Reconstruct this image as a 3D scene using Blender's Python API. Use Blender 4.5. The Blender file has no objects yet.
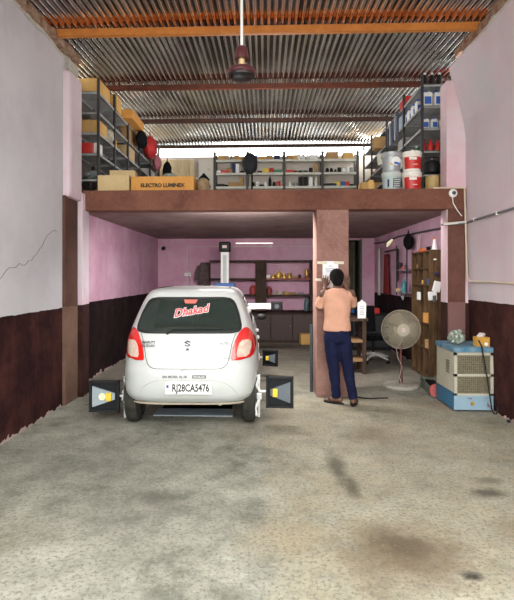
import bpy, bmesh, math, random
from mathutils import Vector, Matrix, Euler
random.seed(7)
PI=math.pi
C=bpy.context.scene.collection
SC=bpy.context.scene

# ---------------------------------------------------------------- materials
_m={}
def mat(name,col,rough=.6,metal=0,col2=None,scale=6,lo=.35,hi=.65,bump=0,bscale=40,emit=0,alpha=1,trans=0,spec=.5,coat=0,detail=6,stretch=None):
    if name in _m: return _m[name]
    m=bpy.data.materials.new(name); m.use_nodes=True; nt=m.node_tree; b=nt.nodes['Principled BSDF']
    b.inputs['Base Color'].default_value=(*col,1); b.inputs['Roughness'].default_value=rough; b.inputs['Metallic'].default_value=metal
    b.inputs['Specular IOR Level'].default_value=spec
    b.inputs['Coat Weight'].default_value=coat; b.inputs['Coat Roughness'].default_value=.08
    b.inputs['Alpha'].default_value=alpha; b.inputs['Transmission Weight'].default_value=trans
    if emit:
        b.inputs['Emission Color'].default_value=(*col,1); b.inputs['Emission Strength'].default_value=emit
    tc=nt.nodes.new('ShaderNodeTexCoord'); src=tc.outputs['Object']
    if stretch:
        mp=nt.nodes.new('ShaderNodeMapping'); mp.inputs['Scale'].default_value=stretch; nt.links.new(src,mp.inputs['Vector']); src=mp.outputs['Vector']
    if col2 is not None:
        n=nt.nodes.new('ShaderNodeTexNoise'); n.inputs['Scale'].default_value=scale; n.inputs['Detail'].default_value=detail; n.inputs['Roughness'].default_value=.65
        nt.links.new(src,n.inputs['Vector'])
        r=nt.nodes.new('ShaderNodeValToRGB'); r.color_ramp.elements[0].position=lo; r.color_ramp.elements[1].position=hi
        r.color_ramp.elements[0].color=(*col,1); r.color_ramp.elements[1].color=(*col2,1)
        nt.links.new(n.outputs['Fac'],r.inputs['Fac']); nt.links.new(r.outputs['Color'],b.inputs['Base Color'])
    if bump:
        n=nt.nodes.new('ShaderNodeTexNoise'); n.inputs['Scale'].default_value=bscale; n.inputs['Detail'].default_value=5
        nt.links.new(src,n.inputs['Vector'])
        bp=nt.nodes.new('ShaderNodeBump'); bp.inputs['Strength'].default_value=bump; bp.inputs['Distance'].default_value=.02
        nt.links.new(n.outputs['Fac'],bp.inputs['Height']); nt.links.new(bp.outputs['Normal'],b.inputs['Normal'])
    _m[name]=m; return m

class N:   # small node helper
    def __init__(s,name,rough=.9):
        s.m=bpy.data.materials.new(name); s.m.use_nodes=True; s.t=s.m.node_tree; s.b=s.t.nodes['Principled BSDF']; s.b.inputs['Roughness'].default_value=rough
        g=s.t.nodes.new('ShaderNodeNewGeometry'); s.pos=g.outputs['Position']
    def link(s,a,b): s.t.links.new(a,b)
    def noise(s,scale,detail=6,rough=.6,vec=None,stretch=None,off=(0,0,0)):
        v=vec or s.pos
        mp=s.t.nodes.new('ShaderNodeMapping'); mp.inputs['Scale'].default_value=stretch or (1,1,1); mp.inputs['Location'].default_value=off
        s.link(v,mp.inputs['Vector'])
        n=s.t.nodes.new('ShaderNodeTexNoise'); n.inputs['Scale'].default_value=scale; n.inputs['Detail'].default_value=detail; n.inputs['Roughness'].default_value=rough
        s.link(mp.outputs['Vector'],n.inputs['Vector']); return n.outputs['Fac']
    def ramp(s,f,stops):
        r=s.t.nodes.new('ShaderNodeValToRGB'); e=r.color_ramp.elements
        while len(e)<len(stops): e.new(.5)
        for i,(p,c) in enumerate(stops):
            e[i].position=p; e[i].color=(c,c,c,1) if isinstance(c,(int,float)) else (*c,1)
        s.link(f,r.inputs['Fac']); return r.outputs['Color']
    def math(s,op,a,b=0,c=None,clamp=False):
        n=s.t.nodes.new('ShaderNodeMath'); n.operation=op; n.use_clamp=clamp
        for i,v in enumerate((a,b,c)):
            if v is None: continue
            if isinstance(v,(int,float)): n.inputs[i].default_value=v
            else: s.link(v,n.inputs[i])
        return n.outputs[0]
    def mix(s,f,a,b,mode='MIX'):
        n=s.t.nodes.new('ShaderNodeMix'); n.data_type='RGBA'; n.blend_type=mode
        for i,v in ((0,f),(6,a),(7,b)):
            if isinstance(v,(int,float)): n.inputs[i].default_value=v
            elif isinstance(v,tuple): n.inputs[i].default_value=(*v,1)
            else: s.link(v,n.inputs[i])
        return n.outputs[2]
    def sep(s):
        n=s.t.nodes.new('ShaderNodeSeparateXYZ'); s.link(s.pos,n.inputs[0]); return n.outputs
    def spot(s,x,y,r,r2=None,edge=.5,nz=None):   # blurred round stain in the floor plane
        o=s.sep(); dx=s.math('DIVIDE',s.math('SUBTRACT',o[0],x),r); dy=s.math('DIVIDE',s.math('SUBTRACT',o[1],y),r2 or r)
        d=s.math('SQRT',s.math('ADD',s.math('MULTIPLY',dx,dx),s.math('MULTIPLY',dy,dy)))
        if nz is not None: d=s.math('ADD',d,s.math('MULTIPLY',s.math('SUBTRACT',nz,.5),2.2))
        return s.math('SUBTRACT',1.0,s.math('DIVIDE',d,1.0),clamp=True)
    def bump(s,h,strength,dist=.02):
        b=s.t.nodes.new('ShaderNodeBump'); b.inputs['Strength'].default_value=strength; b.inputs['Distance'].default_value=dist
        s.link(h,b.inputs['Height']); s.link(b.outputs['Normal'],s.b.inputs['Normal'])
    def done(s,c): s.link(c,s.b.inputs['Base Color']); return s.m

def wall_mat(name,up1,up2,dado_z,lo1=(.028,.010,.010),lo2=(.060,.024,.022),patch=None):
    n=N(name,.9); n.b.inputs['Specular IOR Level'].default_value=.15
    a=n.noise(1.1,7,.65); up=n.mix(n.ramp(a,[(.38,0.),(.62,1.)]),up1,up2)
    st=n.noise(3.0,6,.6,stretch=(1,1,.18)); up=n.mix(n.ramp(st,[(.5,0.),(.85,.35)]),up,tuple(c*.7 for c in up1))
    if patch: up=n.mix(n.ramp(n.noise(.8,5,.7,off=(3,1,7)),[(.5,0.),(.66,.8)]),up,patch)
    if dado_z>0:
        b=n.noise(3,8,.7); lo=n.mix(n.ramp(b,[(.40,0.),(.62,1.)]),lo1,lo2); lo=n.mix(n.ramp(n.noise(2.2,6,.7,stretch=(1,1,.35),off=(5,5,5)),[(.45,0.),(.62,.55)]),lo,tuple(c*.45 for c in lo1))
        lo=n.mix(n.ramp(n.noise(14,8,.8),[(.62,0.),(.75,.35)]),lo,(.16,.09,.08))
        z=n.sep()[2]; e=n.math('ADD',z,n.math('MULTIPLY',n.math('SUBTRACT',n.noise(7,4),.5),.03))
        f=n.math('GREATER_THAN',e,dado_z)
        up=n.mix(f,lo,up)
        base=n.math('GREATER_THAN',n.math('ADD',n.math('MULTIPLY',n.math('SUBTRACT',n.noise(6,5),.5),.22),.02),z)
        up=n.mix(base,up,(.36,.27,.25))
    n.bump(n.noise(26,6),.25,.01)
    return n.done(up)

# ---------------------------------------------------------------- mesh helpers
def T(v,M): return M@Vector(v) if M else Vector(v)
class MB:
    def __init__(s): s.bm=bmesh.new()
    def box(s,c,d,rot=None,bev=0,seg=2):
        r=bmesh.ops.create_cube(s.bm,size=1); vs=r['verts']
        for v in vs: v.co=Vector((v.co.x*d[0],v.co.y*d[1],v.co.z*d[2]))
        if bev>0:
            es=list({e for v in vs for e in v.link_edges})
            r2=bmesh.ops.bevel(s.bm,geom=vs+es,offset=bev,segments=seg,affect='EDGES',profile=.6); vs=list({v for f in r2['faces'] for v in f.verts}|{v for v in vs if v.is_valid})
        M=Matrix.Translation(c)@(Euler(rot).to_matrix().to_4x4() if rot else Matrix())
        for v in vs: v.co=M@v.co
        return s
    def bb(s,x0,x1,y0,y1,z0,z1,bev=0): return s.box(((x0+x1)/2,(y0+y1)/2,(z0+z1)/2),(abs(x1-x0),abs(y1-y0),abs(z1-z0)),None,bev)
    def ring(s,c,u,v,r,seg,rv=None):
        rv=rv or r
        return [s.bm.verts.new(Vector(c)+Vector(u)*math.cos(2*PI*i/seg)*r+Vector(v)*math.sin(2*PI*i/seg)*rv) for i in range(seg)]
    def bridge(s,a,b):
        n=len(a)
        for i in range(n):
            s.bm.faces.new((a[i],a[(i+1)%n],b[(i+1)%n],b[i]))
    def cyl(s,p0,p1,r0,r1=None,seg=16):
        r1=r0 if r1 is None else r1
        p0,p1=Vector(p0),Vector(p1); d=(p1-p0).normalized(); u=d.orthogonal().normalized(); v=d.cross(u)
        a=s.ring(p0,u,v,r0,seg); b=s.ring(p1,u,v,r1,seg); s.bridge(a,b); s.bm.faces.new(a[::-1]); s.bm.faces.new(b); return s
    def tube(s,pts,r,seg=8):
        pts=[Vector(p) for p in pts]; prev=None; rs=r if isinstance(r,(list,tuple)) else [r]*len(pts)
        u=None
        for i,p in enumerate(pts):
            d=(pts[min(i+1,len(pts)-1)]-pts[max(i-1,0)]).normalized()
            if u is None: u=d.orthogonal().normalized()
            else:
                u=(u-d*u.dot(d)); u=u.normalized() if u.length>1e-6 else d.orthogonal().normalized()
            v=d.cross(u); a=s.ring(p,u,v,rs[i],seg)
            if prev: s.bridge(prev,a)
            else: s.bm.faces.new(a[::-1])
            prev=a
        s.bm.faces.new(prev); return s
    def lathe(s,prof,c=(0,0,0),seg=24,axis='Z'):
        c=Vector(c); U={'Z':((1,0,0),(0,1,0),(0,0,1)),'Y':((0,0,1),(1,0,0),(0,1,0)),'X':((0,1,0),(0,0,1),(1,0,0))}[axis]
        prev=None
        for r,h in prof:
            a=s.ring(c+Vector(U[2])*h,U[0],U[1],max(r,1e-4),seg)
            if prev: s.bridge(prev,a)
            else: s.bm.faces.new(a[::-1])
            prev=a
        s.bm.faces.new(prev); return s
    def sph(s,c,r,seg=12,sc=(1,1,1)):
        q=bmesh.ops.create_uvsphere(s.bm,u_segments=seg,v_segments=max(6,seg//2+2),radius=r)
        for v in q['verts']: v.co=Vector((v.co.x*sc[0]+c[0],v.co.y*sc[1]+c[1],v.co.z*sc[2]+c[2]))
        return s
    def face(s,pts): s.bm.faces.new([s.bm.verts.new(p) for p in pts]); return s
    def prism(s,poly,a,b,axis='Y'):   # poly of (u,w) extruded a..b
        f={'Y':lambda u,w,h:(u,h,w),'X':lambda u,w,h:(h,u,w),'Z':lambda u,w,h:(u,w,h)}[axis]
        A=[s.bm.verts.new(f(u,w,a)) for u,w in poly]; B=[s.bm.verts.new(f(u,w,b)) for u,w in poly]
        s.bridge(A,B); s.bm.faces.new(A[::-1]); s.bm.faces.new(B); return s
    def grid(s,P,close=False):   # P[i][j] points
        V=[[s.bm.verts.new(p) for p in r] for r in P]
        for i in range(len(V)-1):
            for j in range(len(V[i])-(0 if close else 1)):
                k=(j+1)%len(V[i]); s.bm.faces.new((V[i][j],V[i][k],V[i+1][k],V[i+1][j]))
        return V
    def jitter(s,a):
        for v in s.bm.verts: v.co+=Vector((random.uniform(-a,a),random.uniform(-a,a),random.uniform(-a,a)))
        return s
    def crumple(s,c,r,sc,k=.28,sub=3):
        q=bmesh.ops.create_icosphere(s.bm,subdivisions=sub,radius=r)
        for v in q['verts']:
            f=1+random.uniform(-k,k*.5); v.co=Vector((v.co.x*sc[0]*f+c[0],v.co.y*sc[1]*f+c[1],max(v.co.z*sc[2]*f,-r*sc[2]*.9)+c[2]))
        return s
    def build(s,name,m,parent=None,smooth=False,loc=None,rot=None,angle=40):
        bmesh.ops.recalc_face_normals(s.bm,faces=s.bm.faces)
        me=bpy.data.meshes.new(name); s.bm.to_mesh(me); s.bm.free()
        for mm in (m if isinstance(m,(list,tuple)) else [m]): me.materials.append(mm)
        if smooth:
            for p in me.polygons: p.use_smooth=True
            me.set_sharp_from_angle(angle=math.radians(angle))
        o=bpy.data.objects.new(name,me); C.objects.link(o)
        if parent: o.parent=parent
        if loc: o.location=loc
        if rot: o.rotation_euler=rot
        return o

def tag(o,label,cat,group=None,kind=None):
    o['label']=label; o['category']=cat
    if group: o['group']=group
    if kind: o['kind']=kind
    return o
def thing(name,label,cat,loc=(0,0,0),rz=0,group=None):
    o=bpy.data.objects.new(name,None); C.objects.link(o); o.location=loc; o.rotation_euler=(0,0,rz); o.empty_display_size=.1
    return tag(o,label,cat,group)
def struct(o): o['kind']='structure'; return o
def dup(o,loc=None,rz=None,label=None,group=None,parent=None,scale=None):
    c=o.copy(); C.objects.link(c)
    if parent: c.parent=parent
    for ch in list(o.children): dup(ch,parent=c)
    if loc is not None: c.location=loc
    if rz is not None: c.rotation_euler=(0,0,rz)
    if scale: c.scale=scale
    if label: c['label']=label
    if group: c['group']=group
    elif label and 'group' in c: del c['group']
    return c
def text(name,s,size,loc,m,parent=None,rot=(PI/2,0,0),ext=.0008,off=0.0,shear=0,sx=1,align='CENTER',res=3):
    cu=bpy.data.curves.new(name,'FONT'); cu.body=s; cu.size=size; cu.extrude=ext; cu.offset=off; cu.shear=shear; cu.align_x=align; cu.align_y='CENTER'; cu.resolution_u=res
    o=bpy.data.objects.new('tmp_text',cu); C.objects.link(o); bpy.context.view_layer.update()
    me=bpy.data.meshes.new_from_object(o.evaluated_get(bpy.context.evaluated_depsgraph_get())); bpy.data.objects.remove(o)
    me.name=name; me.materials.clear(); me.materials.append(m)
    for v in me.vertices: v.co.x*=sx
    p=bpy.data.objects.new(name,me); C.objects.link(p); p.location=loc; p.rotation_euler=rot
    if parent: p.parent=parent
    return p
def remesh(o,voxel,smooth=6,fac=.5):
    a=o.modifiers.new('r','REMESH'); a.mode='VOXEL'; a.voxel_size=voxel; a.use_smooth_shade=True
    b=o.modifiers.new('s','SMOOTH'); b.iterations=smooth; b.factor=fac
    bpy.context.view_layer.update()
    me=bpy.data.meshes.new_from_object(o.evaluated_get(bpy.context.evaluated_depsgraph_get()))
    mats=[m for m in o.data.materials]; o.modifiers.clear(); o.data=me
    me.materials.clear()
    for m in mats: me.materials.append(m)
    for p in me.polygons: p.use_smooth=True
    return o

# ---------------------------------------------------------------- palette
white_paint=mat('car_white',(.53,.55,.535),.30,coat=.5,col2=(.49,.505,.485),scale=3)
black_plastic=mat('black_plastic',(.010,.010,.011),.5,spec=.25)
rubber=mat('rubber',(.018,.018,.015),.85,spec=.2,col2=(.04,.038,.03),scale=12,bump=.3)
steel_grey=mat('steel_grey',(.32,.33,.34),.4,.6)
rack_post_m=mat('rack_post_paint',(.035,.032,.035),.5,.3)
rack_shelf_m=mat('rack_shelf_paint',(.40,.41,.41),.45,.1,col2=(.22,.225,.23),scale=5)
cream_shelf=mat('cream_shelf',(.66,.66,.58),.5,col2=(.52,.52,.46),scale=4)
carton=mat('carton',(.44,.27,.12),.85,col2=(.38,.22,.09),scale=5)
carton_y=mat('carton_yellow',(.62,.38,.13),.8,col2=(.54,.31,.09),scale=5)
carton_p=mat('carton_pale',(.62,.47,.25),.8,col2=(.54,.40,.20),scale=5)
carton_o=mat('carton_orange',(.64,.31,.07),.75,col2=(.55,.25,.05),scale=5)
red_p=mat('red_plastic',(.55,.02,.015),.4)
white_p=mat('white_plastic',(.78,.78,.76),.45)
blue_p=mat('blue_plastic',(.02,.10,.35),.45)
dark_blue=mat('dark_blue',(.01,.02,.09),.6)
yellow_p=mat('yellow_plastic',(.75,.52,.03),.45)
green_p=mat('green_plastic',(.03,.22,.10),.5)
orange_p=mat('orange_plastic',(.80,.16,.02),.5)
dark_wood=mat('dark_wood',(.030,.018,.014),.7,spec=.2,col2=(.085,.05,.036),scale=7,stretch=(1,1,.3))
brown_wood=mat('brown_wood',(.045,.024,.012),.8,spec=.2,col2=(.14,.08,.038),scale=5,stretch=(3,3,.4),bump=.2)
board_wood=mat('board_wood',(.34,.20,.09),.75,col2=(.24,.14,.06),scale=6)
pvc=mat('pvc_conduit',(.62,.60,.56),.5)
pvc_y=mat('old_pvc_conduit',(.60,.50,.38),.6)
black_m=mat('black_cloth',(.008,.008,.010),.95,spec=.1)
grey_cable=mat('grey_cable',(.07,.07,.075),.6)
paper=mat('paper',(.80,.80,.82),.7)
label_blue=mat('label_blue',(.03,.12,.5),.5)
plaster_pink=wall_mat('pillar_plaster',(.62,.46,.50),(.70,.55,.58),-1,patch=(.55,.52,.53))

# ---------------------------------------------------------------- setting
G=.045
def roof_z(y): return 4.47+G*(y-5.6)
# floor
n=N('concrete_floor',.8)
a=n.noise(1.3,10,.72); b=n.noise(5,10,.75,off=(4,2,0))
col=n.ramp(a,[(.36,(.085,.086,.066)),(.5,(.215,.212,.168)),(.63,(.38,.372,.305))])
col=n.mix(n.ramp(b,[(.44,.0),(.58,.60)]),col,(.33,.322,.262))
x,y,z=n.sep()
right=n.math('ADD',x,n.math('MULTIPLY',n.math('SUBTRACT',n.noise(2.0,5),.5),.5))
rf=n.ramp(right,[(0,.0),(.06,1.)])
near=n.ramp(n.math('DIVIDE',y,6.6),[(.0,1.),(.96,1.),(1.,0.)])
f=n.math('MULTIPLY',rf,near)
yel=n.mix(n.ramp(n.noise(3,8,.7,off=(9,9,0)),[(.35,.2),(.7,.9)]),col,(.36,.295,.185))
col=n.mix(n.math('MULTIPLY',f,.75),col,yel)
# inner part of the shop is browner and darker
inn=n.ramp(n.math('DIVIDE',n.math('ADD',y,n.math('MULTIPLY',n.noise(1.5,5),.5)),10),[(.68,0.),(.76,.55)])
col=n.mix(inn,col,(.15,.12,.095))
wn=n.math('ADD',n.math('MULTIPLY',n.noise(9,8,.85),.55),n.math('MULTIPLY',n.noise(3,6,.7),.5))
for (sx,sy,r,r2,k,c) in [(.60,4.15,.07,.30,1,(.05,.038,.02)),(.66,3.75,.05,.16,1,(.05,.036,.02)),(.82,2.87,.34,.30,.95,(.12,.075,.035)),(.80,2.95,.14,.14,.8,(.06,.04,.02)),(1.10,2.65,.06,.04,1.2,(.02,.016,.012)),(1.64,3.66,.12,.07,1.1,(.05,.038,.024)),(1.75,3.9,.1,.06,.8,(.08,.06,.035)),(-.8,3.5,.16,.10,.7,(.09,.08,.06)),(1.1,5.0,.3,.25,.5,(.17,.12,.07)),(-1.9,2.9,.5,.25,.5,(.20,.16,.08)),(-.1,5.2,.4,.5,.45,(.18,.14,.09)),(2.2,6.1,.5,.2,.5,(.2,.12,.08)),(-.9,3.2,.7,.4,.35,(.14,.135,.115)),(-1.4,4.2,.9,.5,.4,(.13,.13,.11)),(.1,3.0,.25,.2,.5,(.24,.17,.08)),(1.6,3.1,.3,.15,.5,(.16,.11,.05))]:
    s=n.spot(sx,sy,r*1.6,r2*1.6,nz=wn); col=n.mix(n.math('MULTIPLY',n.math('MULTIPLY',s,1.5,clamp=True),k*.8),col,c)
fine=n.noise(38,8,.8); col=n.mix(n.ramp(fine,[(.40,.8),(.5,0.)]),col,(.10,.093,.07))
cr=n.noise(60,3,.6,off=(2,5,0)); col=n.mix(n.ramp(cr,[(.62,0.),(.72,.4)]),col,(.46,.45,.41))
n.bump(n.math('ADD',n.noise(14,8,.7),n.math('MULTIPLY',fine,.6)),.35,.015)
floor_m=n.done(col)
PX0,PX1,PY0,PY1=-1.25,-.40,5.86,8.6
m=MB()
X0,X1,Y0,Y1=-3.0,3.1,-1.2,13.6
for (xa,xb,ya,yb) in ((X0,PX0,Y0,Y1),(PX1,X1,Y0,Y1),(PX0,PX1,Y0,PY0),(PX0,PX1,PY1,Y1)):
    m.face([(xa,ya,0),(xb,ya,0),(xb,yb,0),(xa,yb,0)])
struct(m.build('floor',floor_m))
m=MB()
# pit walls and bottom
m.face([(PX0,PY0,-1.1),(PX1,PY0,-1.1),(PX1,PY1,-1.1),(PX0,PY1,-1.1)])
for (p,q) in (((PX0,PY0),(PX1,PY0)),((PX1,PY0),(PX1,PY1)),((PX1,PY1),(PX0,PY1)),((PX0,PY1),(PX0,PY0))):
    m.face([(*p,0),(*q,0),(*q,-1.1),(*p,-1.1)])
struct(m.build('wall_pit',mat('pit_dark',(.008,.008,.009),.9)))
yard=mat('yard_ground',(.42,.40,.36),.95,col2=(.34,.32,.28),scale=1)
m=MB(); m.face([(-30,-40,-.02),(30,-40,-.02),(30,-1.2,-.02),(-30,-1.2,-.02)]); struct(m.build('ground',yard))

lilac=wall_mat('outer_left_wall',(.47,.44,.475),(.55,.52,.555),1.21,lo1=(.020,.006,.006),lo2=(.060,.018,.015),patch=(.52,.52,.54))
lil_r=wall_mat('outer_right_wall',(.60,.47,.52),(.62,.54,.58),1.29,lo1=(.028,.009,.008),lo2=(.070,.024,.019),patch=(.54,.54,.56))
pinkw=wall_mat('inner_pink_wall',(.50,.27,.38),(.62,.40,.51),1.20,lo1=(.010,.005,.006),lo2=(.025,.012,.013))
pinkb=wall_mat('back_pink_wall',(.58,.30,.42),(.66,.40,.51),.75,lo1=(.02,.010,.010),lo2=(.045,.022,.02),patch=(.66,.46,.56))
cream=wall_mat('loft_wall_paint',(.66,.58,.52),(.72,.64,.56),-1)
WT=4.34
YF=1.2
# outer left wall, leaning right wall
m=MB(); m.bb(-2.75,-2.5,YF,6.4,0,WT); struct(m.build('wall_left',lilac))
XB,XT=2.70,2.42
def wx(z): return 2.70-.08*z/2.6 if z<2.6 else 2.62-.20*max(0,z-3.5)/(WT-3.5)
m=MB(); m.grid([[(wx(z)+q,y,z) for z in (0,.7,1.4,2.1,2.6,3.0,3.4,3.6,3.8,4.0,4.2,WT)] for q,y in ((.3,YF),(0,YF),(0,2.5),(0,4),(0,5.3),(0,6.55),(.3,6.55))])
struct(m.build('wall_right',lil_r))
# inner walls (lower shop) and loft walls
m=MB(); m.bb(-2.95,-2.70,6.60,12.5,0,2.74); struct(m.build('wall_inner_left',pinkw))
m=MB(); m.bb(2.72,2.95,6.72,12.5,0,2.74); struct(m.build('wall_inner_right',pinkw))
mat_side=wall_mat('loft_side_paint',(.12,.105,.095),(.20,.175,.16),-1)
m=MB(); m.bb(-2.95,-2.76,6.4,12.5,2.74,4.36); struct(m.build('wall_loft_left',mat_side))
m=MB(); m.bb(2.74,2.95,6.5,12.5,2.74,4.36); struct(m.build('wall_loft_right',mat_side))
# back wall with a doorway at the right
m=MB(); m.bb(-2.95,1.93,12.3,12.5,0,2.74); m.bb(2.38,2.95,12.3,12.5,0,2.74); m.bb(1.93,2.38,12.3,12.5,2.50,2.74)
struct(m.build('wall_back',pinkb))
m=MB(); m.bb(-2.95,2.95,12.3,12.5,2.74,4.60); struct(m.build('wall_loft_back',cream))
# slab and beam
brown_c=N('brown_painted_concrete',.9)
c1=brown_c.mix(brown_c.ramp(brown_c.noise(2.2,9,.75),[(.32,0.),(.68,1.)]),(.085,.026,.015),(.20,.080,.052))
c1=brown_c.mix(brown_c.ramp(brown_c.noise(22,8,.8),[(.55,0.),(.75,.5)]),c1,(.34,.20,.16)); brown_c.bump(brown_c.noise(30,6),.4,.01)
brown=brown_c.done(c1)
cc=N('column_paint',.9)
c2=cc.mix(cc.ramp(cc.noise(2.2,8,.7),[(.3,0.),(.7,1.)]),(.19,.085,.066),(.34,.19,.155))
c2=cc.mix(cc.ramp(cc.noise(24,8,.85),[(.5,0.),(.7,.45)]),c2,(.44,.31,.28)); cc.bump(cc.noise(36,6),.4,.01); colm=cc.done(c2)
c4=N('right_strip_paint',.9); z4=c4.sep()[2]; f4=c4.math('GREATER_THAN',c4.math('ADD',z4,c4.math('MULTIPLY',c4.noise(5,4),.08)),1.30)
rstrip=c4.done(c4.mix(f4,c4.mix(c4.noise(3,8,.7),(.16,.075,.07),(.22,.11,.10)),c4.mix(c4.ramp(c4.noise(3,8,.7),[(.3,0.),(.7,1.)]),(.085,.028,.020),(.15,.062,.045))))
sl=N('slab_soffit',.85)
c3=sl.mix(sl.ramp(sl.noise(1.6,8,.7),[(.35,0.),(.65,1.)]),(.22,.14,.13),(.36,.26,.25)); sl.bump(sl.noise(20,6),.3,.01); slabm=sl.done(c3)
m=MB(); m.bb(-2.95,2.95,6.66,12.3,2.54,2.74); struct(m.build('ceiling_slab',slabm))
m=MB(); m.bb(-2.50,2.63,6.48,6.72,2.475,2.745,.012); struct(m.build('trim_1',brown))     # edge beam
m=MB(); m.bb(.68,1.10,6.495,7.0,0,2.50,.008); struct(m.build('trim_2',colm))             # middle column
# left pillar: pink upper part with rounded corner, brown painted strip, dado foot
pl_m=wall_mat('left_pillar_paint',(.58,.43,.50),(.64,.52,.57),1.22,lo1=(.03,.012,.011),lo2=(.055,.024,.02),patch=(.60,.55,.60))
m=MB(); m.bb(-2.74,-2.405,6.38,6.62,0,2.7,.01); m.bb(-2.74,-2.41,5.98,6.40,2.58,4.16,.05); struct(m.build('trim_3',pl_m))
strip_up=N('pillar_strip_paint',.85)
z=strip_up.sep()[2]
fz=strip_up.math('GREATER_THAN',strip_up.math('ADD',z,strip_up.math('MULTIPLY',strip_up.noise(5,4),.08)),1.26)
lowc=strip_up.mix(strip_up.ramp(strip_up.noise(3,8,.7),[(.3,0.),(.7,1.)]),(.10,.050,.032),(.17,.095,.065))
upc=strip_up.mix(strip_up.ramp(strip_up.noise(3,8,.7),[(.3,0.),(.7,1.)]),(.050,.018,.012),(.10,.042,.028))
stripm=strip_up.done(strip_up.mix(fz,lowc,upc))
m=MB(); m.bb(-2.52,-2.46,5.96,6.36,0,2.60,.012); struct(m.build('trim_4',stripm))
m=MB(); m.box((-2.52,6.2,4.25),(.16,.3,.17),None,.03).jitter(.012); struct(m.build('trim_5',mat('old_plaster',(.50,.47,.42),.9,col2=(.36,.33,.28),scale=12,bump=.5)))
# right pillar
rp=wall_mat('right_pillar_paint',(.66,.43,.49),(.68,.52,.56),1.25,lo1=(.04,.018,.016),lo2=(.07,.03,.026),patch=(.68,.60,.64))
m=MB(); m.bb(2.385,2.86,6.52,6.74,0,2.52); m.bb(2.375,2.86,6.50,6.74,2.74,4.16,.01); struct(m.build('trim_6',rp))
m=MB(); m.bb(2.395,2.615,6.495,6.53,0,2.50,.004); struct(m.build('trim_7',rstrip))
# ragged brick courses at the wall heads
brick=mat('raw_brick',(.22,.09,.05),.95,col2=(.40,.30,.22),scale=9,bump=.7,bscale=25)
for k,(xw,nm) in enumerate(((-2.56,'trim_9'),(2.52,'trim_10'))):
    m=MB(); y=1.3
    while y<6.3:
        l=random.uniform(.12,.26)
        m.box((xw+random.uniform(-.02,.02)-(.02 if k else -.02),y+l/2,WT+.045+random.uniform(-.012,.01)+G*(y-5)*.6),(.22+random.uniform(-.03,.03),l*.95,.09),(0,random.uniform(-.1,.1),0),.012)
        y+=l
    m.jitter(.006); struct(m.build(nm,brick))
white_mortar=mat('mortar',(.55,.52,.48),.95,col2=(.42,.38,.34),scale=15)
for k,(xw,nm) in enumerate(((-2.495,'trim_11'),(2.43,'trim_12'))):
    m=MB(); m.tube([(xw+random.uniform(-.012,.012),1.3+i*.16,WT-.005+random.uniform(-.018,.018)) for i in range(31)],[random.uniform(.012,.030) for _ in range(31)],7); struct(m.build(nm,white_mortar,smooth=True))
# wall cracks
m=MB(); pts=[];random.seed(3)
for i in range(22):
    t=i/21; pts.append((-2.4995,4.45+1.35*t,1.50+.62*t+.06*math.sin(t*9)+random.uniform(-.02,.02)))
m.tube(pts,.0035,4); struct(m.build('trim_13',mat('crack',(.16,.14,.14),.9)))
m=MB(); pts=[(2.331+.0*i,6.6,0) for i in range(1)]
pts=[(-2.3575,6.55+random.uniform(-.02,.02),2.8+i*.1) for i in range(11)]
m.tube(pts,.003,4); struct(m.build('trim_14',_m['crack']))

# roof : corrugated sheets
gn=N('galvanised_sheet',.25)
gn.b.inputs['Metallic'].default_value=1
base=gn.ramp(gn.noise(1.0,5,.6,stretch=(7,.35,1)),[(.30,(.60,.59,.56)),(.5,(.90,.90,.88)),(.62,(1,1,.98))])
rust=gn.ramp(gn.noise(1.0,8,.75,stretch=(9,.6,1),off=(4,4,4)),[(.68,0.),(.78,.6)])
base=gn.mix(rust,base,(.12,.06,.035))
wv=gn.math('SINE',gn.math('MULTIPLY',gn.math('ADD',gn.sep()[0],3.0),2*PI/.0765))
base=gn.mix(gn.ramp(gn.math('ADD',gn.math('MULTIPLY',wv,.5),gn.math('MULTIPLY',gn.noise(1.0,4,.6,stretch=(5,1,1)),1.0)),[(.58,0.),(.92,.92)]),base,(.07,.07,.062))   # dark reflections between the ribs, painted into the valley colour
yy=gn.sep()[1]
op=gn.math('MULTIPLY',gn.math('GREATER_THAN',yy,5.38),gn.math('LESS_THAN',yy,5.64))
base=gn.mix(gn.math('MULTIPLY',op,.75),base,(.50,.20,.06))  # orange reflection of the first purlin, painted onto the sheet
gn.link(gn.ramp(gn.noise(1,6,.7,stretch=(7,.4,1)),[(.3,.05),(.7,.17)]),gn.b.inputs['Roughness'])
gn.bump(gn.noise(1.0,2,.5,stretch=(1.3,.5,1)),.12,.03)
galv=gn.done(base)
PIT=.0765; A=.017
m=MB(); rows=[]
ys=[2.0,3.2,4.4,5.59,6.4,7.5,8.5,9.43,10.6,11.7,12.25,13.0]
nx=int(6.0/PIT*8)
for y in ys:
    rows.append([(-3.0+i*PIT/8, y, roof_z(y)+.02+A*math.sin(2*PI*i/8)) for i in range(nx+1)])
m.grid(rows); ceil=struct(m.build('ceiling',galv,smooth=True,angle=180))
# translucent neighbouring sheet edge beyond the gap
m=MB(); m.grid([[(-2.95+i*.03,13.0+h*.02,4.02+h*.62+(.035 if h==1 else 0)*math.sin(i*.03/.15*2*PI)) for i in range(60)] for h in (0,1)])
m.grid([[(-2.95+i*.03,13.03+h*.02,4.02+h*.62+(.035 if h==1 else 0)*math.sin(i*.03/.15*2*PI)) for i in range(60)] for h in (0,1)])
struct(m.build('trim_15',mat('neighbour_sheet',(.35,.50,.48),.5,col2=(.5,.6,.58),scale=3)))
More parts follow.
